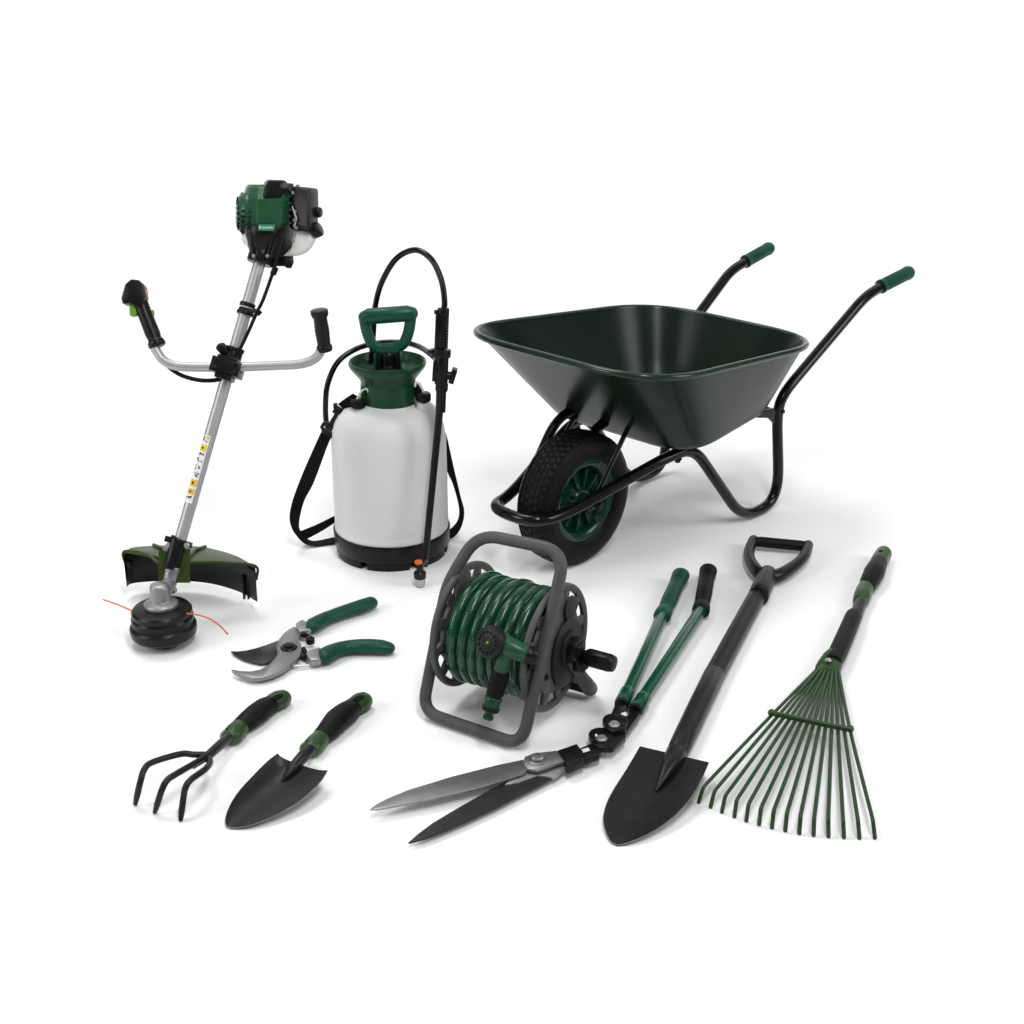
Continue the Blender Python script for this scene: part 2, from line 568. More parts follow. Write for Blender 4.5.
# filler caps with white hooks
for s, px in ((-1, 360), (1, 423)):
    c = SC + V((-.080 if s < 0 else .110, -.058, .475 if s < 0 else .494))
    b = MB()
    b.lathe([(0, .0), (.019, .0), (.0205, .003), (.0205, .022), (.0185, .026), (0, .026)], c, Z, 28)
    for k in range(20):
        a = 2 * PI * k / 20
        x = V((math.cos(a), math.sin(a), 0))
        b.box(c + x * .0208 + Z * .012, x * .0012, V((-x.y, x.x, 0)) * .0015, Z * .009)
    cap = b.build('valve_cap', 'black', spr, bevel=.0006)
    b = MB()
    p = c + Z * .026
    dirx = V((.030 if s < 0 else -.022, 0, 0))
    b.tube(spline([p - dirx * .1 - Z * .004, p + dirx * .25 + Z * .018, p + dirx * .7 + Z * .030, p + dirx + Z * .028, p + dirx * 1.05 + Z * .020]), .0036, 10, round1=True)
    b.build('hook', 'white' if s < 0 else 'bottle', cap)
    b = MB()   # moulded stub below the cap
    b.tube([c - Z * .05 + V((-.012 * s, .02, 0)), c + Z * .002], [.017, .016], 18)
    b.build('neck', 'bottle', bottle)
b = MB()
c = SC + V((.090, .0, .50))
b.tube([c - Z * .01, c + V((.004, -.02, .01)), c + V((.006, -.03, .022))], .012, 14, round1=True)
b.tube([c + Z * .0, c + Z * .03], .010, 12)
b.build('pressure_valve', 'black', spr)

# lance
lt, lb = aty(441.5, 308, SC.y - .135), aty(424.5, 566, SC.y - .215)
ld = (lt - lb).normalized()
LU = (lt - lb).length


def LP(px, py, off=0.0):
    """point on the plane of the lance"""
    t = (566 - py) / (566 - 308)
    q = aty(px, py, SC.y - .215 + (.08) * t + off)
    return q


side = V((1, 0, 0))
toward = V((0, -1, 0))
b = MB()
b.tube([LP(424.5, 566), LP(441.5, 392)], [.0098, .0108], 16, flat=(1.0, 1.0))
lance = b.build('lance', 'black', spr)
b = MB()
b.tube([LP(440.5, 412), LP(441.2, 392), LP(441.5, 390), LP(442, 383)], [.0145, .0145, .018, .018], 18)
b.tube([LP(441, 384), LP(442, 356)], .019, 18)
b.box(LP(436, 370), side * .009, toward * .016, ld * .028)
b.tube([LP(441, 357), LP(441.5, 349)], .027, 20)
b.tube([LP(434, 353), LP(433.5, 349)], .018, 14)
p0, p1 = LP(441.5, 349), LP(443, 311)
b.tube([p0, p1], .012, 14)
b.box((LP(439, 351) + LP(440.5, 313)) / 2, side * .013, toward * .012, (LP(440.5, 313) - LP(439, 351)) * .5)
b.box((LP(436, 350) + LP(438, 313)) / 2, side * .004, toward * .019, (LP(438, 313) - LP(436, 350)) * .5)
for k in range(13):
    q = LP(446.8 - k * .1, 314 + k * 2.75)
    b.box(q, side * .0065, toward * .012, ld * .0022)
b.tube([LP(443.2, 316), LP(443.5, 308)], .0165, 18)
b.tube([LP(437.6, 314), LP(437.6, 310)], .010, 14)
b.build('lance_grip', 'black', lance, bevel=.0015)
b = MB()
q = LP(449, 376)
b.tube([LP(440, 375), LP(453.5, 376)], .012, 16)
lv = LP(455, 369) - LP(451, 382)
b.box((LP(455, 369) + LP(451, 382)) / 2, lv * .52, lv.normalized().cross(toward) * .0075, toward * .017)
b.build('valve_lever', 'black', lance, bevel=.002)
# nozzle
b = MB()
nz = at(420.2, 587, .0)
nz.y += .004
b.lathe([(0, .004), (.0135, .004), (.0145, .010), (.0150, .024), (.015, .028), (0, .028)], nz, Z, 24)
noz = b.build('spray_tip', 'chrome', lance)
b = MB()
b.lathe([(0, .028), (.0175, .028), (.0180, .034), (.0180, .044), (.013, .05), (.010, .052), (.010, .068), (.0085, .074), (0, .074)], nz, Z, 24)
e = LP(424.5, 566)
b.tube([nz + Z * .06, (nz + Z * .075 + e) / 2 + V((0, 0, .004)), e + ld * .02], [.009, .0095, .0105], 14)
b.build('nozzle_body', 'black', noz)
b = MB()
b.lathe([(0, .074), (.009, .074), (.0112, .0755), (.0112, .0815), (.0095, .083), (0, .083)], nz + V((-.003, -.004, 0)), Z, 22)
b.build('orange_knob', 'orange', noz)

# hoses
ymid = SC.y
b = MB()
pth = [aty(372, 352, ymid + .03), aty(373.5, 330, ymid + .05), aty(375, 308, ymid + .05), aty(381.5, 283, ymid + .03), aty(396, 259, ymid), aty(415, 250, ymid - .04), aty(431, 259, ymid - .08), aty(441, 279, ymid - .11), aty(444.5, 300, ymid - .13), LP(443.5, 312)]
b.tube(spline([aty(371, 362, ymid + .06)] + pth, 8), .0085, 12)
b.build('hose', 'blackmetal', spr)
b = MB()
pth = [aty(334, 436, ymid + .06), aty(327, 425, ymid + .05), aty(325.5, 405, ymid + .05), aty(328, 383, ymid + .06), aty(338, 362, ymid + .09), aty(356, 349, ymid + .12), aty(378, 343, ymid + .13), aty(402, 342.5, ymid + .12), aty(420, 347, ymid + .05), aty(434, 357, ymid - .08), LP(438, 362, .01)]
b.tube(spline(pth, 8), .0085, 12)
b.build('hose', 'blackmetal', spr)

# shoulder strap: each band a ribbon between two photographed edges
def band(pairs, ys, name='strap', th=.0022, n=6):
    L = [aty(*p[0], y) for p, y in zip(pairs, ys)]
    R = [aty(*p[1], y + p[2]) for p, y in zip(pairs, ys)]
    L, R = spline(L, n), spline(R, n)
    mb = MB()
    mb.ribbon([(a + c) / 2 for a, c in zip(L, R)], [(c - a) / 2 for a, c in zip(L, R)], th)
    return mb


st = MB()
m1 = band([((322, 430), (332, 437), 0), ((312, 452), (328, 444.5), 0), ((300, 480), (314, 482), 0), ((291.5, 505), (304, 501), .02), ((290, 522), (299, 522), .02), ((297, 536), (301, 532), .03), ((310, 545.5), (312, 541), .04), ((336, 543), (336, 537), .05)], [ymid - .02] * 4 + [ymid - .02, ymid - .005, ymid + .0, ymid + .03])
m2 = band([((336, 515), (336, 522), 0), ((318, 524), (320, 532), .0), ((297, 532.5), (303, 541), .0)], [ymid + .06, ymid + .05, ymid + .03])
st.add(m1.v, m1.f)
strap = st.build('shoulder_strap', 'web', spr)
m3 = band([((444, 430), (446, 452), 0), ((447, 437), (447, 470), 0), ((453, 464), (452, 482), 0), ((460, 495), (457, 497), .02), ((464, 512), (459.5, 512), .03), ((461, 527), (457, 522), .03), ((454, 537), (449, 530), .02), ((444, 541), (440, 533), .02)], [ymid + .05] * 8)
m4 = band([((338, 404), (346, 412), 0), ((346, 398), (356, 405), 0), ((353, 393.5), (362, 399), 0)], [ymid - .03, ymid - .04, ymid - .04])
for m_ in (m2, m3, m4): m_.build('shoulder_strap', 'web', spr)
b = MB()
def yb(px, py, o=0.0): return aty(px, py, ymid - .03 + o)
b.tube([yb(334.5, 408.5), yb(343, 414.5)], .0135, 14, flat=(1, .8), up=toward)
b.tube([yb(334, 407), yb(337.5, 406.5)], .012, 12)
b.tube([yb(337, 414), yb(330.5, 425)], .0075, 10)
b.tube(rounded([yb(321.5, 428), yb(324.5, 422), yb(336, 430), yb(333.5, 436), yb(321.5, 428)], .01), .0055, 10)
b.tube([yb(323, 430), yb(334, 437)], .0085, 12)
b.build('buckle', 'black', strap, bevel=.0015)

# ================================================================== STRING TRIMMER
TB = math.radians(25)
TY, TZ = 3.376, .13


def lean(px, py, off=0.0):
    r = ray(px, py)
    k = math.tan(TB)
    t = (TY + k * (CAM_H - TZ)) / (r.y - k * r.z)
    p = V((0, 0, CAM_H)) + r * t
    return p - r.normalized() * off


tu = V((0, math.sin(TB), math.cos(TB)))           # up in the plane of the shaft
tn = V((0, -math.cos(TB), math.sin(TB)))          # towards the viewer
tx = V((1, 0, 0))
hc = at(161.5, 632, 0)
hc = V((hc.x + .023, 3.318, 0))
trm = thing('string_trimmer', hc, 'petrol string trimmer standing on its black head, silver shaft and green engine on top', 'trimmer')
q = 1 / 371.0
s0, s1 = lean(174.5, 560), lean(261, 258)
sd = (s1 - s0).normalized()
b = MB()
b.tube([lean(168.5, 590) * 0 + lean(171.5, 571), s1], .0165, 20)
shaft = b.build('shaft', 'alu', trm)
# warning labels wrapped on the shaft
lb_ = MB()
sx = tx - sd * tx.dot(sd)
sx.normalize()
sn = sd.cross(sx)
if sn.dot(tn) < 0: sn = -sn


def shaft_pt(py):
    t = (py - 571) / (258 - 571)
    a = lean(171.5, 571)
    return a + (s1 - a) * t


def patch(mb, y0, y1, a0, a1, dr, mi):
    mb.cur = mi
    p0, p1 = shaft_pt(y1), shaft_pt(y0)
    n = 6
    rings = []
    for p in (p0, p1):
        rings.append([p + (sx * math.sin(math.radians(a0 + (a1 - a0) * k / n)) + sn * math.cos(math.radians(a0 + (a1 - a0) * k / n))) * (.0165 + dr) for k in range(n + 1)])
    mb.rings(rings, closed_u=False, cap0=False, cap1=False)


patch(lb_, 437, 504, -62, 22, .0004, 0)
cells = [(438, 445, 3), (446.5, 452.5, 1), (454, 458, 3), (459.5, 464, 3), (466, 472, 3), (474, 479.5, 3), (481, 487.5, 2), (490, 495.5, 2), (496.5, 501.5, 3)]
for k, (y0, y1, mi) in enumerate(cells):
    if mi != 3:
        patch(lb_, y0, y1, -58, 16, .0008, mi)
        patch(lb_, y0 + 1.9, y1 - 1.7, -30, -14, .0012, 3)
    else:
        for j in range(9):
            a = -54 + random.random() * 52
            yy = y0 + random.random() * (y1 - y0 - 1.6)
            patch(lb_, yy, yy + .5 + random.random() * .8, a, a + 5 + random.random() * 11, .0010 + .0002 * j, 3)
        if k == 4: patch(lb_, y0 + .5, y0 + 2.2, -50, -35, .0030, 1)
        if k == 0: patch(lb_, y0, y0 + 2, -10, 16, .0030, 1)
lb_.build('warning_label', ['white', 'yellow', 'amber', 'ink'], shaft)
# head
b = MB()
b.lathe([(0, .002), (.045, .002), (.052, .006), (.056, .016), (.078, .022), (.0855, .030), (.0872, .040), (.0872, .052), (.084, .057), (.0795, .060), (.0795, .066), (.0815, .068), (.0815, .078), (.079, .082), (.0775, .085), (.0790, .088), (.0790, .096), (.074, .102), (.058, .106), (0, .106)], hc, Z, 72)
head = b.build('trimmer_head', 'black', trm, angle=30)
b = MB()
tr_ = lambda px, py, z: at(px, py, z)
b.tube(spline([tr_(103, 599.5, .075), tr_(116, 604, .085), tr_(128, 609, .092), tr_(138, 613.5, .085)], 6), .0021, 8)
b.build('cutting_line', 'orange', head)
b = MB()
b.tube(spline([tr_(186, 613.5, .098), tr_(196, 614.5, .10), tr_(208, 618, .095), tr_(219, 625, .085), tr_(228, 634.5, .06)], 6), .0021, 8)
b.build('cutting_line', 'orange', head)
# gearbox
b = MB()
b.lathe([(0, .105), (.043, .105), (.0445, .108), (.0445, .116), (.041, .120), (.034, .123), (.0275, .126), (.0262, .131), (.0255, .162), (.022, .170), (.012, .173), (0, .173)], hc + V((0, .0, 0)), Z, 48)
b.tube([hc + V((.006, .012, .145)), lean(169.5, 583), lean(172, 572)], [.022, .0195, .0195], 20)
b.tube([lean(172, 573), lean(173.5, 567)], .021, 20)
bolt(b, lean(173, 590, .01), V((.8, -.5, .1)), .007, .01)
b.tube([lean(170, 588), lean(173, 590, .012)], .008, 10)
b.build('gearbox', 'cast', trm, bevel=.001)
# guard clamp sleeve
b = MB()
b.tube([lean(171, 569.5), lean(174, 559), lean(178, 541), lean(179.5, 538)], [.023, .0235, .0235, .022], 22)
b.box(lean(178.5, 542), sx * .036, sn * .012, sd * .008)
b.build('clamp_sleeve', 'black', trm, bevel=.002)
for px in (168.5, 187): 
    b = MB()
    bolt(b, lean(px, 545.5, .014), tn, .0055, .008)
    b.build('clamp_bolt', 'steel', trm)
# guard: curved shield behind the head
gp_top_back = [((122, 548), .155), ((132, 545.5), .17), ((150, 544), .19), ((172, 543.5), .20), ((195, 544.5), .20), ((215, 548.5), .185), ((235, 555), .165), ((251, 564), .145)]
GA = [(-.182, .165), (-.165, .225), (-.115, .272), (-.045, .300), (.035, .302), (.11, .278), (.175, .225), (.216, .135), (.222, .115)]
GO = hc + V((0.0, -.0, 0))
def gpt(i, z, shrink=1.0):
    x, y = GA[i]
    return GO + V((x * shrink + .0, y * shrink, z))
arc = spline([V((hc.x - .018 + x, 3.372 + y, 0)) for x, y in [(-.148, .225), (-.138, .247), (-.096, .259), (-.035, .264), (.035, .260), (.105, .238), (.182, .188), (.238, .128)]], 5)
NA = len(arc)
b = MB()       # olive top: fan from the shaft clamp out to the arc, then a short lip
hubp = lean(174, 563) + V((0, .02, .0))
rows = []
for k, p in enumerate(arc):
    f = k / (NA - 1)
    ztop = .142
    c = V((hubp.x + (p.x - hubp.x) * .12, hubp.y + .045, .168))
    m = V((p.x * .55 + c.x * .45, p.y * .55 + c.y * .45, .158))
    rows.append([c, (c + m) / 2 + Z * .002, m, p * .94 + c * .06 + Z * 0 + V((0, 0, (ztop - p.z * .94 - c.z * .06) + .004)), V((p.x, p.y, ztop - .006)), V((p.x, p.y, .098))])
b.sheet(rows, V((0, 0, -.006)) + V((0, -.003, 0)))
for dx, w in ((-.055, 0), (.035, 0)):    # raised mounting ribs
    k = NA // 2 + (-6 if dx < 0 else 5)
    p = arc[k]
    b.tube([V((hubp.x + dx * .5, hubp.y + .03, .172)), V((p.x * .6 + hubp.x * .4, p.y * .6 + (hubp.y + .04) * .4, .163)), V((p.x, p.y, .144))], .005, 8)
# mounting tongue under the clamp
b.box(lean(181, 566, .0), tx * .024, tn * .006, tu * .045)
b.box(lean(163.5, 566, .0), tx * .012, tn * .006, tu * .040)
# front edges of both wings
for s, ids in ((-1, [0]), (1, [NA - 1])):
    p = arc[ids[0]]
    b.tube(spline([V((hubp.x + .03 * s, hubp.y + .040, .166)), V((hubp.x + .06 * s, hubp.y + .045, .165)), V((p.x * .6 + hubp.x * .4, p.y * .6 + (hubp.y + .045) * .4, .155)), V((p.x, p.y, .140)), V((p.x, p.y, .098))], 5), .0040, 8)
guard = b.build('guard', 'olive', trm, bevel=0, angle=45)
b = MB()
inn = [V((p.x, p.y - .004, 0)) for p in arc]
b.sheet([[p + Z * .130, p + Z * .085, p + Z * .036] for p in inn], V((0, -.010, 0)))
p = inn[-5]
for dx in (0, .012):
    b.box(p + V((dx, -.012, .062)), V((.003, 0, 0)), V((0, .010, 0)), Z * .036)
b.box(inn[4] + V((0, -.008, .10)), V((.008, 0, 0)), V((0, .008, 0)), Z * .01)
b.build('skirt', 'black', guard, bevel=.001)
# handlebar with clamp
b = MB()
hp = [lean(153, 345, .03), lean(166, 366.5, .03), lean(228, 367.5, .03), lean(316, 364, .03), lean(325, 338, .03)]
b.tube(rounded(hp, [.055, .02, .07], 10), .0125, 18)
hb = b.build('handlebar', 'alu', trm)
b = MB()
c = lean(227.5, 368, .02)
b.box(c, sx * .039, sn * .036, sd * .020)
b.box(c + sd * .0235, sx * .026, sn * .030, sd * .0045)
b.box(c - sd * .026, sx * .022, sn * .030, sd * .007)
b.tube([shaft_pt(366), shaft_pt(350)], .024, 20)
b.tube([shaft_pt(352), shaft_pt(348.5)], .0265, 20)
b.box(c + sx * .036 + sd * .006, sx * .006, sn * .012, sd * .009)
b.box(c - sx * .030 + sd * .022, sx * .004, sn * .006, sd * .008)
b.tube([lean(226, 355, .02), lean(221, 347, .03)], [.008, .012], 12, flat=(1.2, .7), up=tn, round1=True)
for u_, v_ in ((-.026, .012), (.026, .012), (-.026, -.012), (.026, -.012)):
    bolt(b, c + sx * u_ + sd * v_ + sn * .036, sn, .005, .004)
b.build('handlebar_clamp', 'black', trm, bevel=.003)
# right plain grip
b = MB()
ga, gb_ = lean(325, 351, .03), lean(319, 310, .085)
gd = gb_ - ga
b.tube([ga + gd * t for t in (0, .06, .12, .16, .5, .80, .86, .90, 1.0)], [.019, .021, .021, .0175, .0195, .018, .022, .0235, .0235], 22)
b.build('rubber_grip', 'black', trm, bevel=.002)
# left control grip
b = MB()
ga, gb_ = lean(158, 347, .03), lean(140.5, 303, .03)
gd = gb_ - ga
b.tube([ga + gd * t for t in (0, .04, .12, .17, .3, .7, 1.28)], [.021, .024, .023, .018, .0205, .0195, .0215], 20, flat=(1.0, .95), up=tn)
hd = MB()
out = [(129, 287), (135, 282), (143, 283), (147.5, 288), (149, 299), (147, 306), (143, 311), (139, 308), (135, 306), (126.5, 306.5), (125, 301)]
b.prism([lean(x, y, .012) for x, y in out], tn * .040)
b.tube([ga + gd * .02 + tn * .0, ga + gd * .02 - sx * .02], .010, 10)
ctl = b.build('control_grip', 'black', trm, bevel=.0035)
b = MB()
b.prism([lean(x, y, .018) for x, y in ((131, 304), (138, 303.5), (139, 315.5), (136.5, 317.5), (131.5, 317))], tn * .022)
b.build('throttle_trigger', 'lime', ctl, bevel=.003)
b = MB()
b.ellipsoid(lean(152.8, 314, .03), tx * .0045, tn * .006, tu * .012)
b.build('lockout_button', 'lime', ctl)
b = MB()
b.ellipsoid(lean(146.2, 293.5, .034), tx * .005, tn * .006, tu * .008)
b.build('stop_switch', 'brass', ctl)
# cables
b = MB()
b.tube(spline([lean(283, 238, .055), lean(279, 252, .06), lean(275.5, 264, .05), lean(271, 278, .03), lean(263, 300, .03), lean(257, 312, .03), lean(250, 328, .028), lean(241.5, 346, .026), lean(237, 354, .02)], 6), .0048, 10)
b.tube(spline([lean(162, 358, .012), lean(170, 368, .012), lean(182, 375.5, .012), lean(198, 380, .012), lean(212, 380.5, .012), lean(221, 379, .012)], 6), .0058, 10)
b.tube([lean(275.5, 268, .045), lean(273, 274, .035)], .0085, 12)
b.build('throttle_cable', 'rubber', trm)
b = MB()
b.tube([shaft_pt(315.5), shaft_pt(312)], .0235, 20)
b.tube([shaft_pt(307.5), shaft_pt(303.5)], .0215, 20)
b.tube([shaft_pt(313), shaft_pt(309)], .0205, 20)
b.tube([shaft_pt(312) + sn * .01, lean(258, 311, .03)], .006, 10)
b.tube([lean(256, 314, .03), lean(260, 310, .03)], .0095, 12)
b.build('cable_clip', 'black', trm, bevel=.001)
b = MB()
b.tube([shaft_pt(308.8), shaft_pt(307.2)], .0175, 20)
b.build('ferrule', 'white', trm)

# engine, in its own frame: ex across, eu up, en towards the viewer
eng = bpy.data.objects.new('engine', None)
ey = math.radians(14)
ex = (tx * math.cos(ey) + tn * -math.sin(ey)).normalized()
en = V((0, -math.cos(math.radians(9)), math.sin(math.radians(9))))
en = (en * math.cos(ey) + tx * math.sin(ey)).normalized()
eu = (tu * math.cos(math.radians(4)) + tx * math.sin(math.radians(-1))).normalized()
EC = lean(265, 215)


def E_(px, py, d=0.0):
    return lean(px, py) + en * d


def slab(mb, pts, d0, d1):
    mb.prism([E_(x, y, d0) for x, y in pts], en * (d1 - d0))


# green cover, chamfered towards the viewer
b = MB()
sec_ = [(-23, -.09), (-23, .005), (-19, .03), (-12.5, .058), (11, .062), (20.5, .034), (22, -.09)]
lv = [(184.5, .80, .55), (187.5, .90, .80), (197.5, 1.0, 1.0), (199, 1.015, 1.05), (200.5, 1.0, 1.03), (207, .99, .99), (208, .98, .96), (222, .965, .93), (229, .90, .75)]
b.rings([[E_(268 + sx2 * k, y, d * kd if d > 0 else d) for sx2, d in sec_] for y, k, kd in lv])
cover = b.build('engine_cover', 'enggreen', trm, bevel=.0035, angle=22, seg=3)
# starter housing on the left with slots
b = MB()
scn = E_(247.5, 214, -.03)
b.lathe([(0, -.028), (.030, -.028), (.046, -.022), (.058, -.006), (.061, .012), (.061, .03), (0, .03)], scn, ex, 40)
house = b.build('starter_housing', 'enggreen', trm, bevel=.002)
b = MB()
for ring_i, (rr, hh, nn) in enumerate([(.0535, -.0145, 22), (.040, -.0255, 16)]):
    for k in range(nn):
        a = 2 * PI * k / nn
        d = eu * math.cos(a) + en * math.sin(a)
        tn_ = eu * -math.sin(a) + en * math.cos(a)
        nr = (d * .55 - ex * .8).normalized() if ring_i == 0 else (d * .25 - ex).normalized()
        al = (d * .8 + ex * .55).normalized() if ring_i == 0 else (d + ex * .25).normalized()
        b.box(scn + d * rr + ex * hh, tn_ * .0032, al * .0062, nr * .0014)
for k in range(26):
    a = 2 * PI * k / 26
    d = eu * math.cos(a) + en * math.sin(a)
    tn_ = eu * -math.sin(a) + en * math.cos(a)
    b.box(scn + d * .061 + ex * .012, tn_ * .003, ex * .010, d * .0012)
b.build('cooling_slot', 'ink', house)
# black grip block on top
b = MB()
slab(b, [(261, 197), (263.5, 186), (266, 180.8), (269, 179.5), (283, 180), (287, 185), (286.5, 191), (281, 191), (279.5, 197)], -.045, .068)
top = b.build('top_cap', 'black', trm, bevel=.005)
b = MB()
slab(b, [(268.5, 186.5), (269.8, 181.8), (279, 181.8), (277.5, 186.5)], .066, .0695)
b.build('vent', 'ink', top, bevel=.001)
# cylinder fins between cover and air box
b = MB()
for k in range(9):
    p = E_(289, 190 + k * 6.6, -.01)
    b.box(p, ex * .024, en * .040, eu * .0035)
b.box(E_(288, 216, -.02), ex * .014, en * .035, eu * .09)
b.build('cylinder', 'darkgrey', trm, bevel=.001)
for px, py, d in ((293.0, 211, .056), (292.2, 219.5, .062), (293.2, 232, .050), (291, 192.5, .05), (296, 186, .045), (293.8, 227, .06), (291, 240, .052)):
    b = MB()
    bolt(b, E_(px, py, d), en, .0034, .005)
    b.build('engine_bolt', 'cast', trm)
b = MB()
b.tube(spline([E_(290.5, 206, .055), E_(292.5, 213, .062), E_(294, 219, .062), E_(292, 226, .055)]), .0022, 8)
b.build('choke_lever', 'steel', trm)
# air filter box on the right
b = MB()
ab = [(291, -.07), (290.5, .040), (292.5, .052), (304.5, .074), (307, .072), (317.5, .012), (318.5, .0), (318, -.07)]
lv = [(187, .88, .80), (188.2, .95, .90), (191, .985, .97), (203, 1.0, 1.0), (224, .96, .99), (227.5, .93, .95), (229, .86, .85)]
b.rings([[E_(303 + (x - 303) * k, y + (x - 304) * .09, d * kd if d > 0 else d) for x, d in ab] for y, k, kd in lv])
air = b.build('air_filter_box', 'darkgrey', trm, bevel=.0025, angle=25)
b = MB()
b.lathe([(0, 0), (.014, 0), (.014, .012), (.011, .016), (0, .016)], E_(315, 212, .02), (ex * .85 + en * .5), 20)
b.build('knob', 'black', air, bevel=.001)
# fuel tank
b = MB()
tk = [(240, 232), (240.5, 241), (246, 248), (262, 255), (282, 257), (300, 257), (309, 252.5), (315.5, 244), (318, 236), (316, 230), (305, 227), (270, 227)]
b.rings([[E_(284 + (x - 284) * s, 241 + (y - 241) * s, d) for x, y in tk] for d, s in [(-.085, .62), (-.078, .82), (-.06, .94), (-.02, 1.0), (.012, .97), (.03, .88), (.038, .70)]])
b.build('fuel_tank', 'tank', trm, angle=60, subsurf=1)
b = MB()
capd = (ex * .75 + eu * .45 + en * .5).normalized()
b.lathe([(0, -.01), (.019, -.01), (.020, -.006), (.020, .010), (.017, .014), (0, .014)], E_(315, 230, .028), capd, 24)
b.build('fuel_cap', 'black', trm, bevel=.001)
# clutch bell
b = MB()
br_ = [(248.5, 228), (276, 224.5), (289, 222), (294, 231), (293, 246), (287, 256), (268, 262), (250, 250)]
bell = []
for t in [0, .25, .55, .8, 1.0]:
    ring_ = []
    for k in range(24):
        a = 2 * PI * k / 24
        cx_, cy_ = 269 + (260.5 - 269) * t, 232 + (262 - 232) * t
        rx, ry = 21 * (1 - t) ** 1.2 + 10.2 * (1 - (1 - t) ** 1.2), 17 * (1 - t) + 8 * t
        ring_.append(lean(cx_ + rx * math.cos(a), cy_ + ry * math.sin(a), .055 * (1 - t) + .0 + ry * .0 ) + tn * (.0))
    bell.append(ring_)
bell = []
for t, r in [(0, .056), (.3, .051), (.6, .041), (.85, .031), (1.0, .029)]:
    c = lean(266 + (261 - 266) * t, 226 + (259 - 226) * t, .012 * (1 - t))
    bell.append([c + ex * (math.cos(2 * PI * k / 28) * r) + (en * math.sin(2 * PI * k / 28) * r) for k in range(28)])
b.rings(bell)
# ribs and side wing of the bell housing
slab(b, [(276, 229), (287, 223.5), (291.5, 231), (290, 247), (281, 256), (268, 257)], -.02, .050)
slab(b, [(269, 262), (270, 256), (272, 251), (292, 251), (293.5, 262), (291, 268), (286, 268), (285, 266), (274, 266), (270, 268)], -.05, .015)
for px0, px1 in ((249, 253.5), (274.5, 267)):
    b.tube([E_(px0, 228, .05), E_(px1, 256, .034)], .006, 10)
b.tube([lean(262.8, 249, .01), lean(260.4, 263, .01)], [.030, .0285], 28)
bellh = b.build('clutch_housing', 'black', trm, bevel=.004)
b = MB()
b.lathe([(.0295, -.012), (.034, -.012), (.036, -.008), (.036, .010), (.032, .014), (.0175, .016), (.017, -.012)], lean(260.8, 259.5), sd, 32, closed=True)
b.build('clamp_ring', 'black', bellh, bevel=.001)
for px, py in ((253.6, 256), (267.4, 256)):
    b = MB()
    bolt(b, lean(px, py, .040), tn, .0034, .004)
    b.build('clamp_screw', 'cast', bellh)
# small printed maker's strip (letters unreadable in the photograph)
b = MB()
slab(b, [(256, 229.5), (256.4, 223.2), (273, 223.6), (271.5, 230)], .0760, .0785)
b.cur = 1
xx = 256.9
for k, w in enumerate((1.5, .9, 1.0, 1.0, 1.2, .8, 1.0, .9, .5)):
    hgt = 3.0 if k == 0 else 2.3
    slab(b, [(xx, 227.8), (xx, 227.8 - hgt), (xx + w, 227.8 - hgt), (xx + w, 227.8)], .0784, .0792)
    xx += w + .65
b.build('name_plate', ['labelgreen', 'pale'], trm)

# ================================================================== HOSE REEL
RO, RT = V((-.197, 2.917, 0)), V((.862, -.507, 0))
RB = V((.507, .862, 0))


def R_(s, d, z): return RO + RT * s + RB * d + Z * z


reel = thing('hose_reel', R_(.12, .15, 0), 'grey freestanding hose reel stand with spoked side discs and black crank', 'hose reel')
HZ, HD = .19, .162
b = MB()
lo = [R_(-.022, .0, .0185), R_(.262, -.012, .0185), R_(.276, .160, .445), R_(.040, .160, .438)]
kn0 = R_(-.018, .112, .31)
mid0 = (kn0 + lo[0]) / 2
path = rounded([mid0, lo[0], lo[1], lo[2], lo[3], kn0, mid0], [.05, .05, .06, .06, .04], 9)[:-1]
b.tube(path, .0146, 16, loop=True)
b.build('stand_frame', 'grey', reel)
# side plates that carry the drum
for s, sgn in ((.262, 1), (.006, -1)):
    b = MB()
    plate_pts = [(.155, .36), (.20, .34), (.215, .29), (.225, .22), (.215, .13), (.17, .09), (.125, .11), (.075, .19), (.10, .27), (.125, .33)]
    # gusset web between the upright and the hub
    web = [R_(s - .006 + (.012 if sgn > 0 else -.02) * 0, d, z) for d, z in [(.05, .155), (.085, .235), (.118, .32), (.135, .36), (.168, .345), (.185, .29), (.19, .2), (.15, .12), (.09, .1)]]
    b.prism(web, RT * .012)
    b.build('side_bracket', 'grey' if sgn < 0 else 'grey', reel, bevel=.003)
# rear legs with feet
for s in (.268, -.012):
    b = MB()
    b.tube(rounded([R_(s, .155, .20), R_(s + .01, .25, .075), R_(s + .012, .292, .024)], .03), [.0165, .017, .0195], 14, round1=True)
    b.build('rear_leg', 'grey', reel, bevel=0)
b = MB()
b.tube([R_(-.002, .285, .026), R_(.28, .285, .026)], .013, 12)
b.build('rear_bar', 'darkgrey', reel)


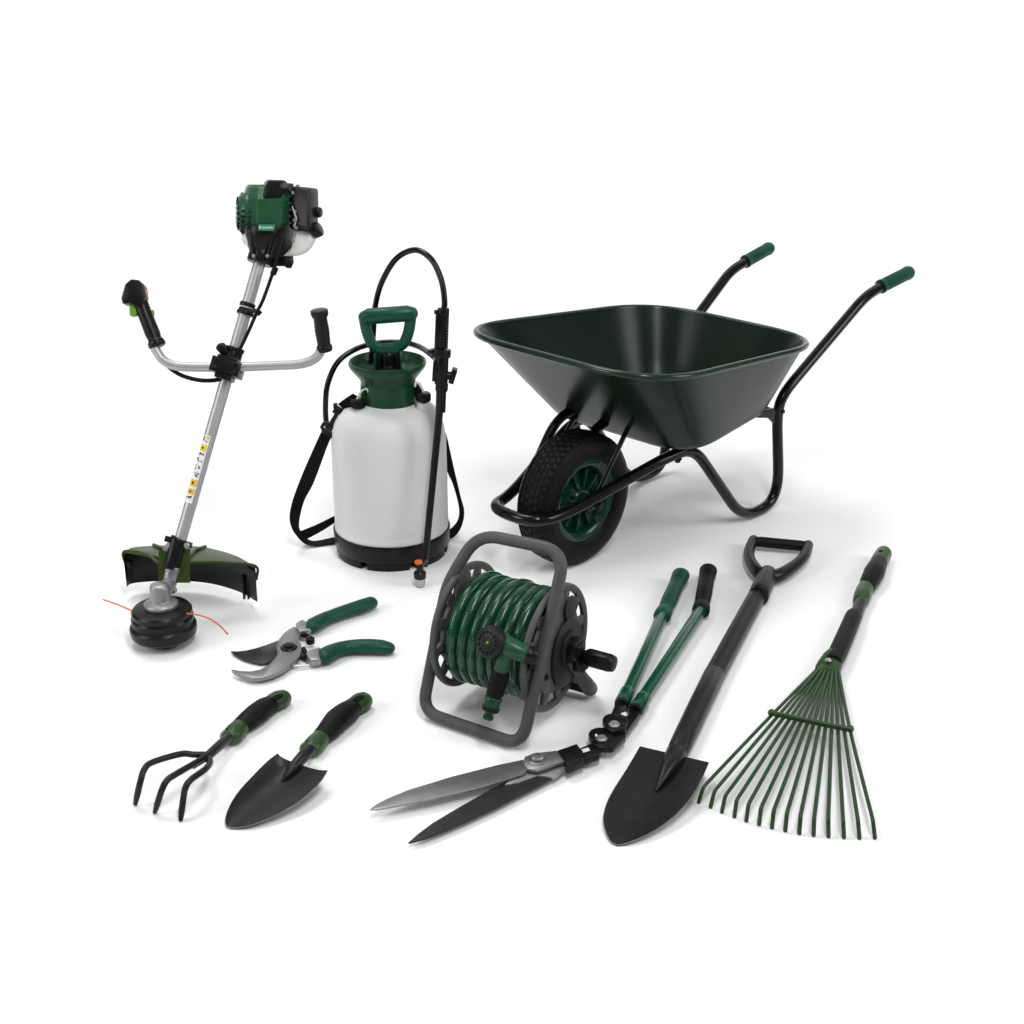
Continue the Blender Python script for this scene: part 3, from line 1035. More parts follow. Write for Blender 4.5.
def flange(s, out):
    """spoked disc with windows, inner face towards +s when out < 0"""
    mb = MB()
    c = R_(s, HD, HZ)
    n = 96
    th = .010

    def ring(r, h): return [c + RT * h + (RB * math.cos(2 * PI * k / n) + Z * math.sin(2 * PI * k / n)) * r for k in range(n)]
    R0 = .157
    # outer rim
    mb.rings([ring(R0 - .018, -th / 2), ring(R0 - .004, -th * .8), ring(R0, -th * .4), ring(R0, th * .4), ring(R0 - .004, th * .8), ring(R0 - .018, th / 2)], loop=True)
    # inner disc
    mb.rings([ring(.02, -th / 2), ring(.112, -th / 2), ring(.112, th / 2), ring(.02, th / 2)], loop=True)
    for k in range(12):
        a = 2 * PI * k / 12 + .12
        d = RB * math.cos(a) + Z * math.sin(a)
        t = RB * -math.sin(a) + Z * math.cos(a)
        mb.prism([c + d * .108 - t * .016 - RT * th * .45, c + d * .108 + t * .016 - RT * th * .45, c + d * .143 + t * .011 - RT * th * .45, c + d * .143 - t * .011 - RT * th * .45], RT * th * .9)
    return mb.build('flange', 'darkgrey' if False else 'grey', reel, bevel=.0012)


flange(.005, -1)
flange(.250, 1)
b = MB()
b.tube([R_(.005, HD, HZ), R_(.250, HD, HZ)], .075, 32)
b.build('drum', 'darkgrey', reel)
# hub cover plate outside the right flange with crank
b = MB()
cp = []
for k in range(28):
    a = 2 * PI * k / 28
    cp.append((HD + .02 + math.cos(a) * .072, HZ - .015 + math.sin(a) * .088))
b.prism([R_(0.262, d, z) for d, z in cp], RT * .014)
b.tube([R_(0.269, HD + .035, HZ + .095), R_(0.276, HD + .035, HZ + .095)], .030, 24)
b.tube([R_(0.274, HD + .035, HZ + .095), R_(0.277, HD + .035, HZ + .095)], .017, 24)
b.tube([R_(0.269, HD + .02, HZ), R_(0.286, HD + .02, HZ)], .042, 28)
b.build('hub_plate', 'darkgrey', reel, bevel=.003)
b = MB()
b.tube([R_(0.274, HD + .02, HZ), R_(0.308, HD + .02, HZ)], .029, 24)
b.tube([R_(0.308, HD + .02, HZ), R_(0.312, HD + .02, HZ)], .018, 24)
b.box(R_(0.300, HD + .024, HZ - .025), RT * .008, RB * .012, Z * .032)
ca, cb = R_(0.297, HD + .018, HZ - .01), R_(0.311, HD + .03, HZ - .055)
b.box((ca + cb) / 2, RT * .007, (RB * .017), (ca - cb) * .55)
b.box(R_(0.304, HD + .032, HZ - .03), RT * .006, RB * .008, Z * .03)
crank = b.build('crank', 'black', reel, bevel=.003)
b = MB()
g0, g1 = R_(0.304, HD + .035, HZ - .022), R_(0.390, HD + .035, HZ - .022)
gx = (g1 - g0)
b.tube([g0, g0 + gx * .12, g0 + gx * .18, g0 + gx * .92, g0 + gx], [.012, .016, .0198, .0205, .0185], 24)
for k in range(14):
    a = 2 * PI * k / 14
    d = RB * math.cos(a) + Z * math.sin(a)
    b.box(g0 + gx * .55 + d * .0203, gx * .34, d.cross(RT) * .0022, d * .0012)
b.build('crank_handle', 'black', crank, bevel=.001)
for d, z in ((.137, .335), (.10, .265), (.175, .10), (.09, .15)):
    b = MB()
    b.lathe([(0, 0), (.008, 0), (.008, .003), (.004, .003), (.004, .001), (0, .001)], R_(0.268, d, z), RT, 16)
    b.build('screw', 'black', reel)

# wound hose: two layers of one helix
hose = thing('garden_hose', R_(.12, HD, HZ - .12), 'glossy green garden hose wound in tight coils around the grey reel', 'garden hose')
b = MB()
pts = []
turns, hr = 7.0, .0148
for i in range(int(turns * 40) + 1):
    f = i / 40
    a = -2 * PI * f - .6
    s = .028 + f / turns * .200
    k = f % 1.0
    rr = .1235 + .0022 * math.sin(f * 2.1) + .0012 * math.sin(9 * f)
    pts.append(R_(s + .002 * math.sin(5.3 * f), HD + math.cos(a) * rr, HZ + math.sin(a) * rr))
b.tube(pts, hr, 14)
pts2 = []
for i in range(int(6.6 * 40) + 1):
    f = i / 40
    a = -2 * PI * f - 1.2
    s = .034 + f / 6.6 * .184
    pts2.append(R_(s, HD + math.cos(a) * .098, HZ + math.sin(a) * .098))
b.tube(pts2, hr, 12)
hose_o = b.build('hose_coil', 'hose', hose)
# the fine pale dotted braid line along the hose
b = MB()
for i in range(8, len(pts) - 4, 1):
    p, qn = pts[i], pts[i + 1]
    c = R_((p - RO).dot(RT), HD, HZ)
    out_d = (p - c).normalized()
    tg = (qn - p).normalized()
    for s_ in (.2, .55, .9):
        pp = p + (qn - p) * s_
        dirn = (out_d * .97 + RT * .24).normalized()
        b.box(pp + dirn * (hr + .0001), tg * .0018, dirn.cross(tg) * .0006, dirn * .0003)
braid = b.build('braid_dots', 'braid', hose)

# spray nozzle hung on the stand
nzl = thing('spray_nozzle', R_(.16, -.02, .08), 'green and black garden spray gun with round dial hung on the reel frame', 'spray nozzle')
hd_c = R_(.178, -.004, .261)
fdir = (V((-.42, -.86, .28))).normalized()          # the dial faces the viewer's left
barrel_end = R_(.266, .020, .240)
bd = (barrel_end - hd_c).normalized()
fdir = (fdir - bd * .25).normalized()
b = MB()
b.tube([hd_c - fdir * .022 + bd * .008, hd_c + bd * .025 - fdir * .008, hd_c + bd * .045, barrel_end - bd * .008], [.027, .027, .024, .021], 24, round0=False)
body_n = b.build('nozzle_body', 'enggreen', nzl, bevel=.001)
b = MB()
b.lathe([(0, -.012), (.033, -.012), (.0365, -.008), (.0375, .006), (.0355, .014), (.031, .017), (0, .0165)], hd_c, fdir, 40)
fx_, fy_ = perp(fdir)
for k in range(28):
    a = 2 * PI * k / 28
    d = fx_ * math.cos(a) + fy_ * math.sin(a)
    b.box(hd_c + d * .0372 + fdir * .0, d * .0012, d.cross(fdir) * .002, fdir * .008)
dial = b.build('spray_dial', 'darkgrey', nzl, bevel=.0006)
b = MB()
for k in range(14):
    a = 2 * PI * k / 14
    d = fx_ * math.cos(a) + fy_ * math.sin(a)
    b.lathe([(0, 0), (.0038, 0), (.0038, .0012), (0, .0012)], hd_c + d * .0245 + fdir * .0162, fdir, 10)
for k in range(8):
    a = 2 * PI * k / 8
    d = fx_ * math.cos(a) + fy_ * math.sin(a)
    b.lathe([(0, 0), (.0018, 0), (.0018, .001), (0, .001)], hd_c + d * .0135 + fdir * .0164, fdir, 8)
b.build('spray_hole', 'ink', dial)
b = MB()
b.lathe([(0, 0), (.0035, 0), (.003, .0016), (0, .0016)], hd_c + fdir * .0164, fdir, 12)
b.build('dial_mark', 'lime', dial)
b = MB()
b.tube([barrel_end - bd * .01, barrel_end + bd * .004, barrel_end + bd * .018], [.021, .021, .014], 20)
b.build('rear_collar', 'black', nzl, bevel=.001)
h0 = hd_c + bd * .036 - Z * .012
h1 = at(492.5, 712, .075)
h1 = R_(.190, -.045, .084)
hdv = (h1 - h0)
b = MB()
b.tube([h0, h0 + hdv * .28], [.0205, .0185], 20, flat=(1.1, .95), up=RT)
b.build('neck', 'enggreen', nzl, bevel=.001)
b = MB()
b.tube([h0 + hdv * t for t in (.26, .30, .36, .6, .68)], [.0175, .0205, .021, .0195, .0185], 22)
for k in range(7):
    c = h0 + hdv * (.34 + k * .045)
    b.tube([c - hdv * .008, c + hdv * .008], .0218 - k * .0002, 22)
b.build('rubber_sleeve', 'rubber', nzl, bevel=.0008)
b = MB()
b.tube([h0 + hdv * t for t in (.66, .68, .80, .81)], [.0188, .0205, .0198, .018], 22)
b.build('connector', 'darkgreen', nzl, bevel=.001)
b = MB()
b.tube([h0 + hdv * t for t in (.795, .80, .865, .875)], [.0195, .0212, .0208, .018], 22)
b.build('connector_ring', 'black', nzl, bevel=.001)
b = MB()
b.tube([h0 + hdv * t for t in (.87, .875, .945, .95, .99, 1.0)], [.012, .011, .0095, .0125, .0125, .011], 18)
b.build('quick_fitting', 'darkgreen', nzl, bevel=.001)


# ================================================================== lying tools
def lay(pts, rs, zoff=0.0, flat_z=1.0):
    """photo points + pixel radii of a round thing lying on the ground -> path, radii in metres"""
    out, rad = [], []
    for (x, y), r in zip(pts, rs):
        p = at(x, y, 0)
        rm = r * mpp(p)
        out.append(at(x, y, rm * flat_z + zoff))
        rad.append(rm)
    return out, rad


def conv(pts, ox, oy, s): return [(ox + x / s, oy + y / s) for x, y in pts]


# ---- secateurs
sec = thing('secateurs', at(300, 645), 'open bypass secateurs with green handles and a silver pivot lying flat', 'secateurs')
C1 = lambda pts: conv(pts, 220, 585, 5.39)
for pts, rs in (([(478, 222), (500, 218), (545, 192), (610, 165), (700, 134), (770, 112), (812, 96)], [8.0, 8.8, 8.2, 7.8, 8.0, 8.3, 7.6]),
                ([(545, 388), (565, 380), (610, 356), (670, 338), (740, 330), (810, 330), (870, 333), (908, 340)], [8.6, 9.6, 8.8, 8.2, 8.4, 8.8, 8.4, 7.4])):
    p, r = lay(C1(pts), rs, zoff=.004, flat_z=.8)
    b = MB()
    b.tube(spline(p, 5), lerp_list(r, (len(p) - 1) * 5 + 1), 18, flat=(1, .78), up=Z, round1=True)
    b.build('handle', 'gripgreen', sec, bevel=.0015)


def flatpoly(mb, pts, z0, z1):
    mb.prism([at(x, y, z1) for x, y in pts], V((0, 0, z0 - z1)))


b = MB()
flatpoly(b, C1([(408, 205), (440, 184), (468, 196), (495, 228), (486, 238), (428, 250), (412, 228)]), .012, .027)
b.build('upper_tang', 'cast', sec, bevel=.003)
b = MB()
flatpoly(b, C1([(476, 352), (536, 332), (545, 345), (543, 400), (488, 405), (474, 385), (462, 365)]), .010, .028)
b.build('lower_tang', 'cast', sec, bevel=.003)
b = MB()      # hook blade, pivot body
flatpoly(b, C1([(60, 453), (110, 462), (160, 465), (215, 455), (262, 430), (297, 392), (310, 370), (302, 330), (312, 300), (340, 262), (372, 238), (402, 222), (430, 250), (432, 268), (425, 290), (438, 320), (440, 350), (428, 385), (400, 410), (385, 425), (340, 458), (290, 482), (230, 500), (170, 502), (110, 485), (75, 467)]), .010, .020)
b.build('hook_blade', 'blade', sec, bevel=.0015)
b = MB()
flatpoly(b, C1([(57, 356), (90, 357), (140, 352), (200, 338), (260, 318), (312, 298), (330, 330), (318, 385), (290, 402), (262, 418), (220, 424), (170, 414), (120, 398), (80, 376)]), .0045, .0095)
b.build('cutting_blade', 'bladedark', sec, bevel=.001)
b = MB()
pv = at(*C1([(371, 338)])[0], .020)
b.lathe([(0, 0), (.0215, 0), (.0220, .002), (.0195, .0045), (.0125, .005), (.0120, .010), (0, .011)], pv, Z, 32)
bolt(b, pv + Z * .008, Z, .005, .003)
pivot = b.build('pivot_bolt', 'black', sec)
b = MB()
for k, (x, y) in enumerate([(440, 268), (458, 268), (470, 280)]):
    b.tube([at(*C1([(x, y)])[0], .012), at(*C1([(x + 12, y + 6)])[0], .018)], .006, 10)
kn = at(*C1([(488, 314)])[0], .012)
b.lathe([(0, 0), (.0112, 0), (.0118, .003), (.0115, .015), (.008, .018), (0, .018)], kn, Z, 24)
bolt(b, kn + Z * .017, Z, .004, .003)
for k in range(5):
    x, y = 432 + k * 7, 350 + k * 12
    b.tube([at(*C1([(x, y)])[0], .010), at(*C1([(x + 22, y - 8)])[0], .020)], .0055, 10)
kn = at(*C1([(452, 392)])[0], .006)
b.lathe([(0, 0), (.0105, 0), (.0105, .012), (0, .012)], kn, Z, 20)
b.build('spring_catch', 'black', sec, bevel=.0008)
b = MB()
b.tube(spline([at(*C1([q_])[0], .010) for q_ in [(372, 428), (400, 436), (430, 437), (482, 434)]], 5), .0032, 10)
b.build('spring_wire', 'steel', sec)

# ---- hand fork (three-tined cultivator)
C2 = lambda pts: conv(pts, 120, 580, 3.531)


def soft_handle(parent, pts_front, pts_grip, pts_end, hole, flatz=.86):
    """front collar, black grip, end cap with hanging hole; each (points, radii)"""
    for nm, (pts, rs), m_, r0, r1 in (('front_collar', pts_front, 'olivecap', False, False), ('grip', pts_grip, 'rubber', False, False), ('end_cap', pts_end, 'olivecap', False, True)):
        p, r = lay(C2(pts), rs, flat_z=flatz)
        mb = MB()
        n = (len(p) - 1) * 5 + 1
        mb.tube(spline(p, 5), lerp_list(r, n), 20, flat=(1, flatz), up=Z, round0=r0, round1=r1)
        o = mb.build(nm, m_, parent, bevel=.0012)
    mb = MB()
    (x, y), rx = hole
    c = C2([(x, y)])[0]
    p = at(*c, 0)
    k = mpp(p)
    top = hole_z = 2 * flatz * flatz * rx[1] * k
    p = at(c[0], c[1], rx[1] * k * flatz * 1.86)
    d = (at(*C2([(x + 60, y - 26)])[0]) - at(*c)).normalized()
    mb.ellipsoid(p, d * rx[0] * k * 1.25, Z.cross(d) * rx[0] * k * .75, Z * .0035)
    mb.build('hanging_hole', 'ink', o)


fork = thing('hand_cultivator', at(225, 745), 'black three pronged hand cultivator with moss green and black handle', 'hand cultivator')
soft_handle(fork, ([(375, 548), (392, 552), (408, 536), (428, 514)], [7.2, 10.2, 10.5, 9.4]),
            ([(424, 518), (450, 498), (480, 474), (508, 452), (534, 438)], [9.6, 11.0, 11.8, 11.2, 9.8]),
            ([(530, 440), (545, 431), (562, 422), (573, 417)], [9.7, 10.2, 10.4, 9.6]), ((556, 412), (5.2, 10.4)))
b = MB()
def FZ(x, y, z): return at(*C2([(x, y)])[0], z)
b.tube([FZ(384, 556, .030), FZ(345, 590, .042), FZ(312, 620, .050), FZ(298, 634, .052)], [.0115, .0115, .0105, .0075], 14)
b.build('neck', 'hammer', fork)
tines = [[(318, 622, .052), (262, 622, .058), (215, 620, .064), (118, 648, .075), (88, 672, .074), (72, 720, .055), (55, 795, .002)],
         [(312, 622, .054), (262, 654, .062), (200, 690, .070), (168, 712, .070), (148, 748, .055), (124, 824, .002)],
         [(312, 632, .050), (318, 650, .056), (300, 675, .064), (252, 710, .070), (232, 738, .062), (224, 780, .036), (215, 851, .001)]]
for tl in tines:
    b = MB()
    p = [FZ(*t) + Z * .004 for t in tl]
    b.tube(spline(p, 6), [.0072] * ((len(p) - 1) * 6 - 3) + [.0072, .007, .006, .005], 12, round1=True)
    b.build('tine', 'hammer', fork)
b = MB()
b.tube([FZ(300, 632, .05), FZ(258, 660, .05)], [.007, .0055], 10)
b.build('weld_stub', 'hammer', fork)

# ---- hand trowel
trw = thing('hand_trowel', at(290, 770), 'black hand trowel with pointed dished blade and moss green and black handle', 'hand trowel')
soft_handle(trw, ([(655, 592), (672, 596), (690, 578), (712, 552)], [7.2, 10.2, 10.5, 9.2]),
            ([(708, 556), (735, 530), (765, 495), (795, 470), (822, 450)], [9.4, 11.2, 12.6, 12.2, 10.2]),
            ([(818, 452), (832, 443), (848, 432), (858, 426)], [10.0, 10.4, 10.8, 10.0]), ((842, 417), (5.4, 10.8)))
Lf = [(556, 612), (520, 640), (470, 690), (420, 745), (388, 795), (373, 838), (374, 862), (384, 873)]
Rt = [(732, 672), (712, 705), (676, 745), (620, 790), (545, 832), (470, 862), (420, 873), (386, 874)]


def blade_sheet(mb, L, Rr, conv_, zc, ze, th, n=10, sp=4, notch=0.0):
    """dished blade between a left and a right outline; zc, ze heights of centre line and edges along its length"""
    Ls, Rs = spline([V((x, y, 0)) for x, y in L], sp), spline([V((x, y, 0)) for x, y in Rr], sp)
    zcs, zes = lerp_list(zc, len(Ls)), lerp_list(ze, len(Ls))
    grid = []
    ldir = ((Ls[-1] + Rs[-1]) / 2 - (Ls[0] + Rs[0]) / 2).normalized()
    for i, (a, c, z0, z1) in enumerate(zip(Ls, Rs, zcs, zes)):
        row = []
        for j in range(n + 1):
            t = j / n
            u = 2 * t - 1
            z = z0 + (z1 - z0) * u * u
            q_ = a * (1 - t) + c * t + ldir * (notch * (1 - u ** 4) * max(0.0, 1 - i / 8))
            row.append(at(*conv_([(q_.x, q_.y)])[0], z))
        grid.append(row)
    mb.sheet(grid, V((0, 0, -th)))


b = MB()
blade_sheet(b, Lf, Rt, C2, [.030, .020, .013, .009, .007, .006, .005, .004], [.044, .040, .034, .026, .018, .012, .007, .0045], .0025, n=14, sp=5, notch=13)
b.build('blade', 'hammer', trw, angle=50)
b = MB()
ev = b.v
def outline(L, Rr, conv_, ze, sp=5):
    Ls, Rs = spline([V((x, y, 0)) for x, y in L], sp), spline([V((x, y, 0)) for x, y in Rr], sp)
    zs = lerp_list(ze, len(Ls))
    a = [at(*conv_([(p.x, p.y)])[0], z) for p, z in zip(Ls, zs)]
    c = [at(*conv_([(p.x, p.y)])[0], z) for p, z in zip(Rs, zs)]
    return a, c
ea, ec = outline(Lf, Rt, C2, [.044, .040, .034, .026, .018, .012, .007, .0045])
b.tube([p - Z * .0012 for p in ec + ea[::-1][1:14]], .0011, 6)  # thin pale strip: worn rim with the bevel highlight painted in
b.build('worn_bevel_highlight', 'edge', trw)
b = MB()
b.tube([FZ(672, 598, .034), FZ(645, 625, .036), FZ(618, 655, .030), FZ(585, 695, .020), FZ(568, 716, .012)], [.0135, .0145, .0130, .008, .002], 16)
b.build('neck', 'hammer', trw)

# ---- garden shears (long handled)
shr = thing('garden_shears', at(560, 750), 'long handled shears with two long blades open and twin green handles', 'garden shears')
C3 = lambda pts: conv(pts, 360, 560, 2.768)
b = MB()
up_ = C3([(27, 690), (45, 676), (75, 660), (130, 637), (250, 600), (380, 567), (452, 552), (470, 575), (452, 592), (330, 632), (200, 662), (100, 681), (50, 690)])
flatpoly(b, up_, .024, .028)
lower_edge = C3([(27, 690), (100, 681), (200, 662), (330, 632), (452, 592)])
b.build('upper_blade', 'blade', shr, bevel=.0012)
b = MB()
flatpoly(b, C3([(133, 782), (160, 758), (200, 728), (260, 692), (330, 652), (400, 613), (470, 582), (505, 572), (545, 598), (500, 622), (440, 652), (380, 683), (300, 720), (245, 744), (180, 770)]), .012, .017)
b.build('lower_blade', 'bladedark', shr, bevel=.0012)
b = MB()
flatpoly(b, C3([(455, 545), (480, 534), (545, 527), (560, 530), (570, 556), (545, 562), (515, 574), (490, 582), (465, 578), (453, 565)]), .026, .034)
flatpoly(b, C3([(430, 592), (470, 578), (520, 572), (578, 560), (574, 572), (540, 600), (490, 596), (440, 615), (400, 622)]), .014, .022)
b.build('blade_tang', 'cast', shr, bevel=.0015)
b = MB()
pv = at(*C3([(491, 555)])[0], .033)
b.lathe([(0, 0), (.0215, 0), (.0215, .0025), (.0195, .0035), (0, .0035)], pv, Z, 40)
wsh = b.build('washer', 'blade', shr)
b = MB()
b.lathe([(0, .003), (.0145, .003), (.0145, .0105), (.0125, .013), (.0075, .0135), (.0070, .0095), (0, .0095)], pv, Z, 32)
b.build('pivot_bolt', 'cast', shr)
b = MB()
flatpoly(b, C3([(548, 527), (600, 509), (622, 540), (620, 552), (576, 572), (566, 556)]), .018, .038)
flatpoly(b, C3([(602, 524), (645, 506), (668, 528), (662, 542), (615, 556)]), .018, .030)
bolt(b, at(*C3([(578, 535)])[0], .038), Z, .004, .0015)
b.build('link_bracket', 'black', shr, bevel=.002)
# jointed gear arms
b = MB()
def disc_px(mb, x, y, rp, z0, z1, n=28):
    c = at(*C3([(x, y)])[0], z0)
    mb.lathe([(0, 0), (rp, 0), (rp, z1 - z0), (0, z1 - z0)], c, Z, n)
disc_px(b, 668, 498, .030, .020, .036)
flatpoly(b, C3([(640, 505), (660, 478), (700, 470), (740, 455), (735, 490), (700, 520), (665, 520)]), .020, .034)
disc_px(b, 706, 458, .030, .030, .046)
flatpoly(b, C3([(677, 462), (704, 405), (736, 402), (740, 440), (735, 468), (700, 475)]), .030, .045)
flatpoly(b, C3([(715, 480), (735, 440), (755, 405), (778, 412), (775, 425), (745, 465), (725, 490)]), .016, .032)
b.build('pivot_link', 'black', shr, bevel=.002)
for x, y, z in ((669, 496, .036), (704, 457, .046)):
    b = MB()
    bolt(b, at(*C3([(x, y)])[0], z), Z, .009, .008)
    b.build('link_bolt', 'steel', shr)
for quad_, z in (([(722, 424), (736, 420), (740, 429), (727, 434)], .0456), ([(613, 524), (632, 519), (637, 527), (618, 533)], .0306),
                 ([(714, 435), (720, 433), (717, 441), (710, 444)], .0456), ([(650, 484), (655, 480), (658, 486), (652, 490)], .0366)):
    b = MB()
    flatpoly(b, C3(quad_), z - .0012, z)
    b.build('printed_mark', 'white', shr)
for a_, c_, gmat, gend in (((728, 392), (838, 152), 'gripgreen', (888, 42)), ((768, 408), (944, 138), 'rubber', (964, 30))):
    b = MB()
    p, r = lay(C3([a_, (a_[0] + 3, a_[1] - 7), c_]), [6.0, 6.0, 6.0], zoff=.014)
    d = (p[2] - p[0]).normalized()
    b.tube(p, [r[1]] * 2 + [r[2]], 18)
    b.tube([p[0] - d * .012, p[0] + d * .05], r[0] * 1.28, 18)
    b.build('handle_tube', 'tubegreen', shr, bevel=.0015)
    b = MB()
    b.tube([p[0] - d * .020, p[0] - d * .006], r[0] * 1.15, 18)
    b.build('tube_collar', 'black', shr, bevel=.001)
    b = MB()
    q0, q1 = V((*c_, 0)), V((*gend, 0))
    gp = [q0 + (q1 - q0) * t for t in (-.06, 0, .08, .14, .4, .75, .9, 1.0)]
    p, r = lay(C3([(g.x, g.y) for g in gp]), [8.6, 8.9, 8.4, 7.4, 8.0, 7.6, 8.4, 8.8], zoff=.006, flat_z=.9)
    b.tube(spline(p, 4), lerp_list(r, 7 * 4 + 1), 20, flat=(1, .85), up=Z, round1=True)
    g_o = b.build('grip', gmat, shr, bevel=.0012)
    b = MB()
    e_ = C3([(gend[0] - 1, gend[1] - 4)])[0]
    cc = at(e_[0], e_[1], .034)
    b.ellipsoid(at(e_[0], e_[1], r[-1] * 1.72), V((.008, 0, 0)), V((0, .011, 0)), Z * .003)
    b.build('hanging_hole', 'ink' if gmat == 'gripgreen' else 'gripgreen', g_o)

# ---- shovel
sv = thing('shovel', at(690, 720), 'black round point shovel with thick shaft and D shaped grip lying flat', 'shovel')
C4 = lambda pts: conv(pts, 590, 520, 3.104)
p, r = lay(C4([(532, 210), (455, 352), (380, 492)]), [8.8, 9.6, 10.4])
b = MB()
b.tube(p, r, 22)
b.build('shaft', 'hammer', sv)
p2, r2 = lay(C4([(386, 480), (344, 567), (298, 664), (270, 722)]), [10.6, 11.0, 11.2, 10.6])
b = MB()
b.tube(p2, r2, 22)
lastp = p2[-1]
ex1, ex2 = at(*C4([(232, 785)])[0], .026), at(*C4([(204, 842)])[0], .012)
b.tube([p2[-1], (p2[-1] + ex1) / 2, ex1, ex2], [r2[-1], .021, .014, .002], 20)
b.build('socket', 'hammer', sv, bevel=.001)
b = MB()
Ls = [(155, 702), (140, 728), (112, 775), (80, 825), (55, 872), (42, 920), (48, 962), (62, 992), (78, 1006)]
Rs = [(369, 752), (352, 790), (322, 848), (285, 895), (240, 935), (190, 968), (140, 992), (105, 1004), (84, 1008)]
blade_sheet(b, Ls, Rs, C4, [.022, .016, .010, .008, .007, .006, .006, .005, .004], [.046, .044, .038, .030, .023, .017, .012, .007, .0045], .003, n=16, sp=5)
b.build('blade', 'hammer', sv, angle=50)
b = MB()
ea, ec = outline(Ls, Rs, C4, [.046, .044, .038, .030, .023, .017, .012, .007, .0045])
b.tube([p - Z * .0014 for p in ec[6:] + ea[::-1][1:26]], .0013, 6)  # painted bevel highlight along the worn shovel edge
b.build('worn_bevel_highlight', 'edge', sv)
p, r = lay(C4([(522, 238), (528, 222), (548, 178), (552, 165)]), [10.2, 10.2, 9.4, 8.6])
b = MB()
b.tube(p, r, 20)
hz = .028
def SZ(x, y, z=hz): return at(*C4([(x, y)])[0], z)
b.tube(spline([SZ(552, 180), SZ(520, 160), SZ(497, 125), SZ(494, 95), SZ(508, 62)], 6), [.023, .020, .0170, .0162, .016], 16, round1=True)
b.tube(spline([SZ(548, 180), SZ(590, 170), SZ(635, 142), SZ(665, 112), SZ(677, 78)], 6), [.023, .020, .0170, .0162, .016], 16, round1=True)
dg = b.build('grip_yoke', 'black', sv, bevel=.0015)
b = MB()
b.tube([SZ(508, 68), SZ(530, 68), SZ(600, 75), SZ(655, 80), SZ(676, 82)], [.0145, .0165, .0165, .0165, .0145], 18)
b.build('grip_bar', 'rubber', dg, bevel=.001)

# ---- leaf rake
rk = thing('leaf_rake', at(800, 740), 'green fan shaped hand rake with thin bent tines and black grip', 'rake')
C5 = lambda pts: conv(pts, 690, 540, 3.357)
for nm, pts, rs, m_, r1 in (('end_cap', [(632, 78), (640, 62), (650, 46)], [8.2, 8.2, 8.0], 'olivecap', True),
                            ('grip', [(590, 168), (600, 145), (618, 110), (634, 76)], [7.2, 9.0, 10.2, 8.3], 'rubber', False),
                            ('front_collar', [(572, 208), (578, 190), (586, 168), (594, 152)], [7.4, 8.4, 8.2, 7.4], 'olivecap', False),
                            ('shaft', [(556, 258), (575, 205)], [6.2, 6.0], 'black', False),
                            ('sleeve', [(478, 415), (500, 370), (535, 290), (548, 258), (553, 250)], [9.2, 9.2, 8.6, 8.2, 7.0], 'rubber', False)):
    p, r = lay(C5(pts), rs, zoff=.008 if nm in ('shaft', 'sleeve') else .0)
    b = MB()
    b.tube(spline(p, 5), lerp_list(r, (len(p) - 1) * 5 + 1), 20, round1=r1)
    o = b.build(nm, m_, rk, bevel=.0012)
    if nm == 'end_cap':
        b = MB()
        c = C5([(640, 40)])[0]
        d = (at(*C5([(650, 20)])[0]) - at(*C5([(632, 60)])[0])).normalized()
        b.ellipsoid(at(c[0], c[1], r[-1] * 1.9), d * .016, Z.cross(d) * .007, Z * .004)
        b.build('hanging_hole', 'ink', o)
def KZ(x, y, z): return at(*C5([(x, y)])[0], z)
b = MB()
rings = []
for (x, y), hw, hh, z in (((482, 390), 31, .024, .030), ((478, 398), 36, .024, .030), ((470, 416), 42, .019, .030), ((464, 430), 44, .013, .030), ((462, 440), 43, .009, .030)):
    c = KZ(x, y, z)
    l = KZ(x - hw, y - hw * .12, z) - c
    rings.append([c + l * math.cos(2 * PI * k / 24) + Z * (hh * math.sin(2 * PI * k / 24)) for k in range(24)])
b.rings(rings)
fer = b.build('ferrule', 'olivecap', rk, bevel=.0015)
b = MB()
bolt(b, KZ(464, 404, .050), Z, .0055, .004)
b.build('rivet', 'steel', fer)
tips = [(29, 880), (69, 896), (107, 913), (149, 929), (189, 943), (232, 955), (275, 966), (320, 976), (367, 985), (415, 991), (465, 996), (517, 999), (569, 1001), (621, 1000)]
bends = [(45, 829), (82, 843), (118, 859), (156, 874), (196, 887), (238, 899), (281, 908), (325, 917), (371, 925), (417, 933), (464, 938), (514, 940), (564, 942), (614, 940)]
for k in range(14):
    f = k / 13
    top = (436 + f * 62, 424 + f * 12)
    mid = (279 + f * 256, 582 + f * 53)
    b = MB()
    zt = .026 + .008 * (k % 2)
    # the tips reach the ground, bent down from the fan
    pts_ = [KZ(*top, zt), KZ(*mid, .045), KZ(*bends[k], .040), KZ(*tips[k], .0035)]
    pth = rounded(pts_, [.15, .009], 5)
    b.tube(pth, .0040, 8, flat=(1.15, .85), up=Z if False else None, round1=True)
    b.build('tine', 'tine', rk)
b = MB()
b.tube([KZ(272, 579, .052), KZ(405, 607, .053), KZ(540, 634, .052)], .0052, 12, round0=True, round1=True)
b.tube([KZ(275, 585, .040), KZ(405, 613, .040), KZ(537, 640, .040)], .004, 10, round0=True, round1=True)
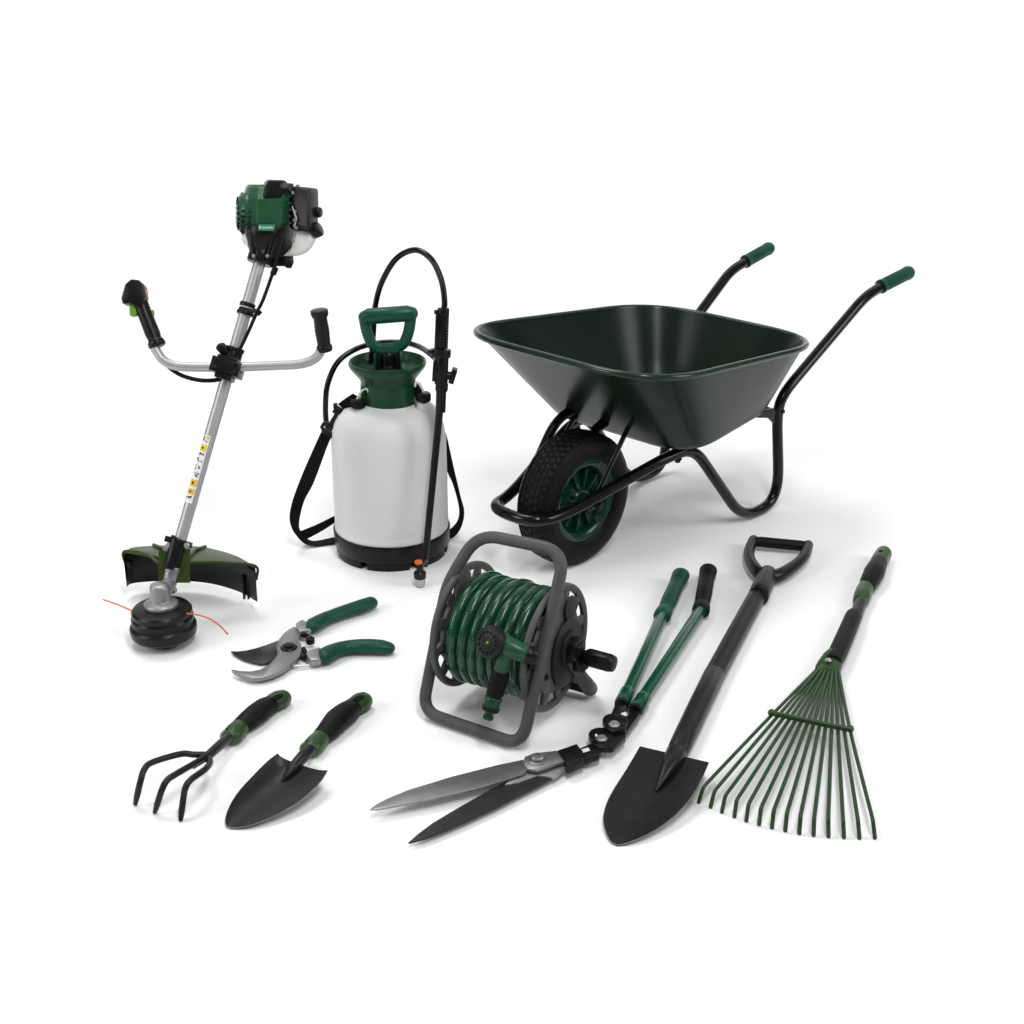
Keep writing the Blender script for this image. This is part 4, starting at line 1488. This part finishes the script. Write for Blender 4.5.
for x, y in ((274, 580), (538, 634)):
    b.ellipsoid(KZ(x, y, .049), V((.009, 0, 0)), V((0, .009, 0)), Z * .009)
b.build('crossbar', 'olivecap', rk)

# ------------------------------------------------------------------ light
world = bpy.data.worlds.new('World')
scene.world = world
world.use_nodes = True
nt = world.node_tree
bg = nt.nodes['Background']
tc = nt.nodes.new('ShaderNodeTexCoord')
sp_ = nt.nodes.new('ShaderNodeSeparateXYZ')
nt.links.new(tc.outputs['Generated'], sp_.inputs['Vector'])
rp = nt.nodes.new('ShaderNodeValToRGB')
rp.color_ramp.elements[0].position = .0
rp.color_ramp.elements[0].color = (.10, .10, .10, 1)
rp.color_ramp.elements[1].position = .75
rp.color_ramp.elements[1].color = (1, 1, 1, 1)
nt.links.new(sp_.outputs['Z'], rp.inputs['Fac'])
nt.links.new(rp.outputs['Color'], bg.inputs['Color'])
bg.inputs['Strength'].default_value = .34


def softbox(name, loc, target, sx_, sy_, power):
    l = bpy.data.lights.new(name, 'AREA')
    l.shape = 'RECTANGLE'
    l.size, l.size_y = sx_, sy_
    l.energy = power
    o = bpy.data.objects.new(name, l)
    col.objects.link(o)
    o.location = loc
    o.rotation_euler = (V(target) - V(loc)).to_track_quat('-Z', 'Y').to_euler()
    return o


softbox('softbox_overhead', (-1.6, 5.0, 5.2), (0, 3.4, 0), 2.2, 1.7, 115)
softbox('softbox_left', (-4.8, 1.6, 2.7), (0, 3.6, .2), 1.8, 2.8, 100)
softbox('softbox_right', (4.8, 2.4, 2.7), (0, 3.8, .2), 1.8, 2.8, 100)
softbox('softbox_front', (.6, 1.3, 4.3), (.3, 4.2, .2), .40, 2.6, 100)
softbox('softbox_backdrop', (0, 10.5, 8.5), (0, 17, 1.5), 28, 4, 1700)

scene.view_settings.view_transform = 'Standard'
scene.view_settings.look = 'None'
scene.view_settings.exposure = 0.0
scene.view_settings.gamma = 1.0
scene.view_settings.use_curve_mapping = False
scene.render.engine = 'CYCLES'
scene.cycles.use_denoising = True
scene.cycles.max_bounces = 8
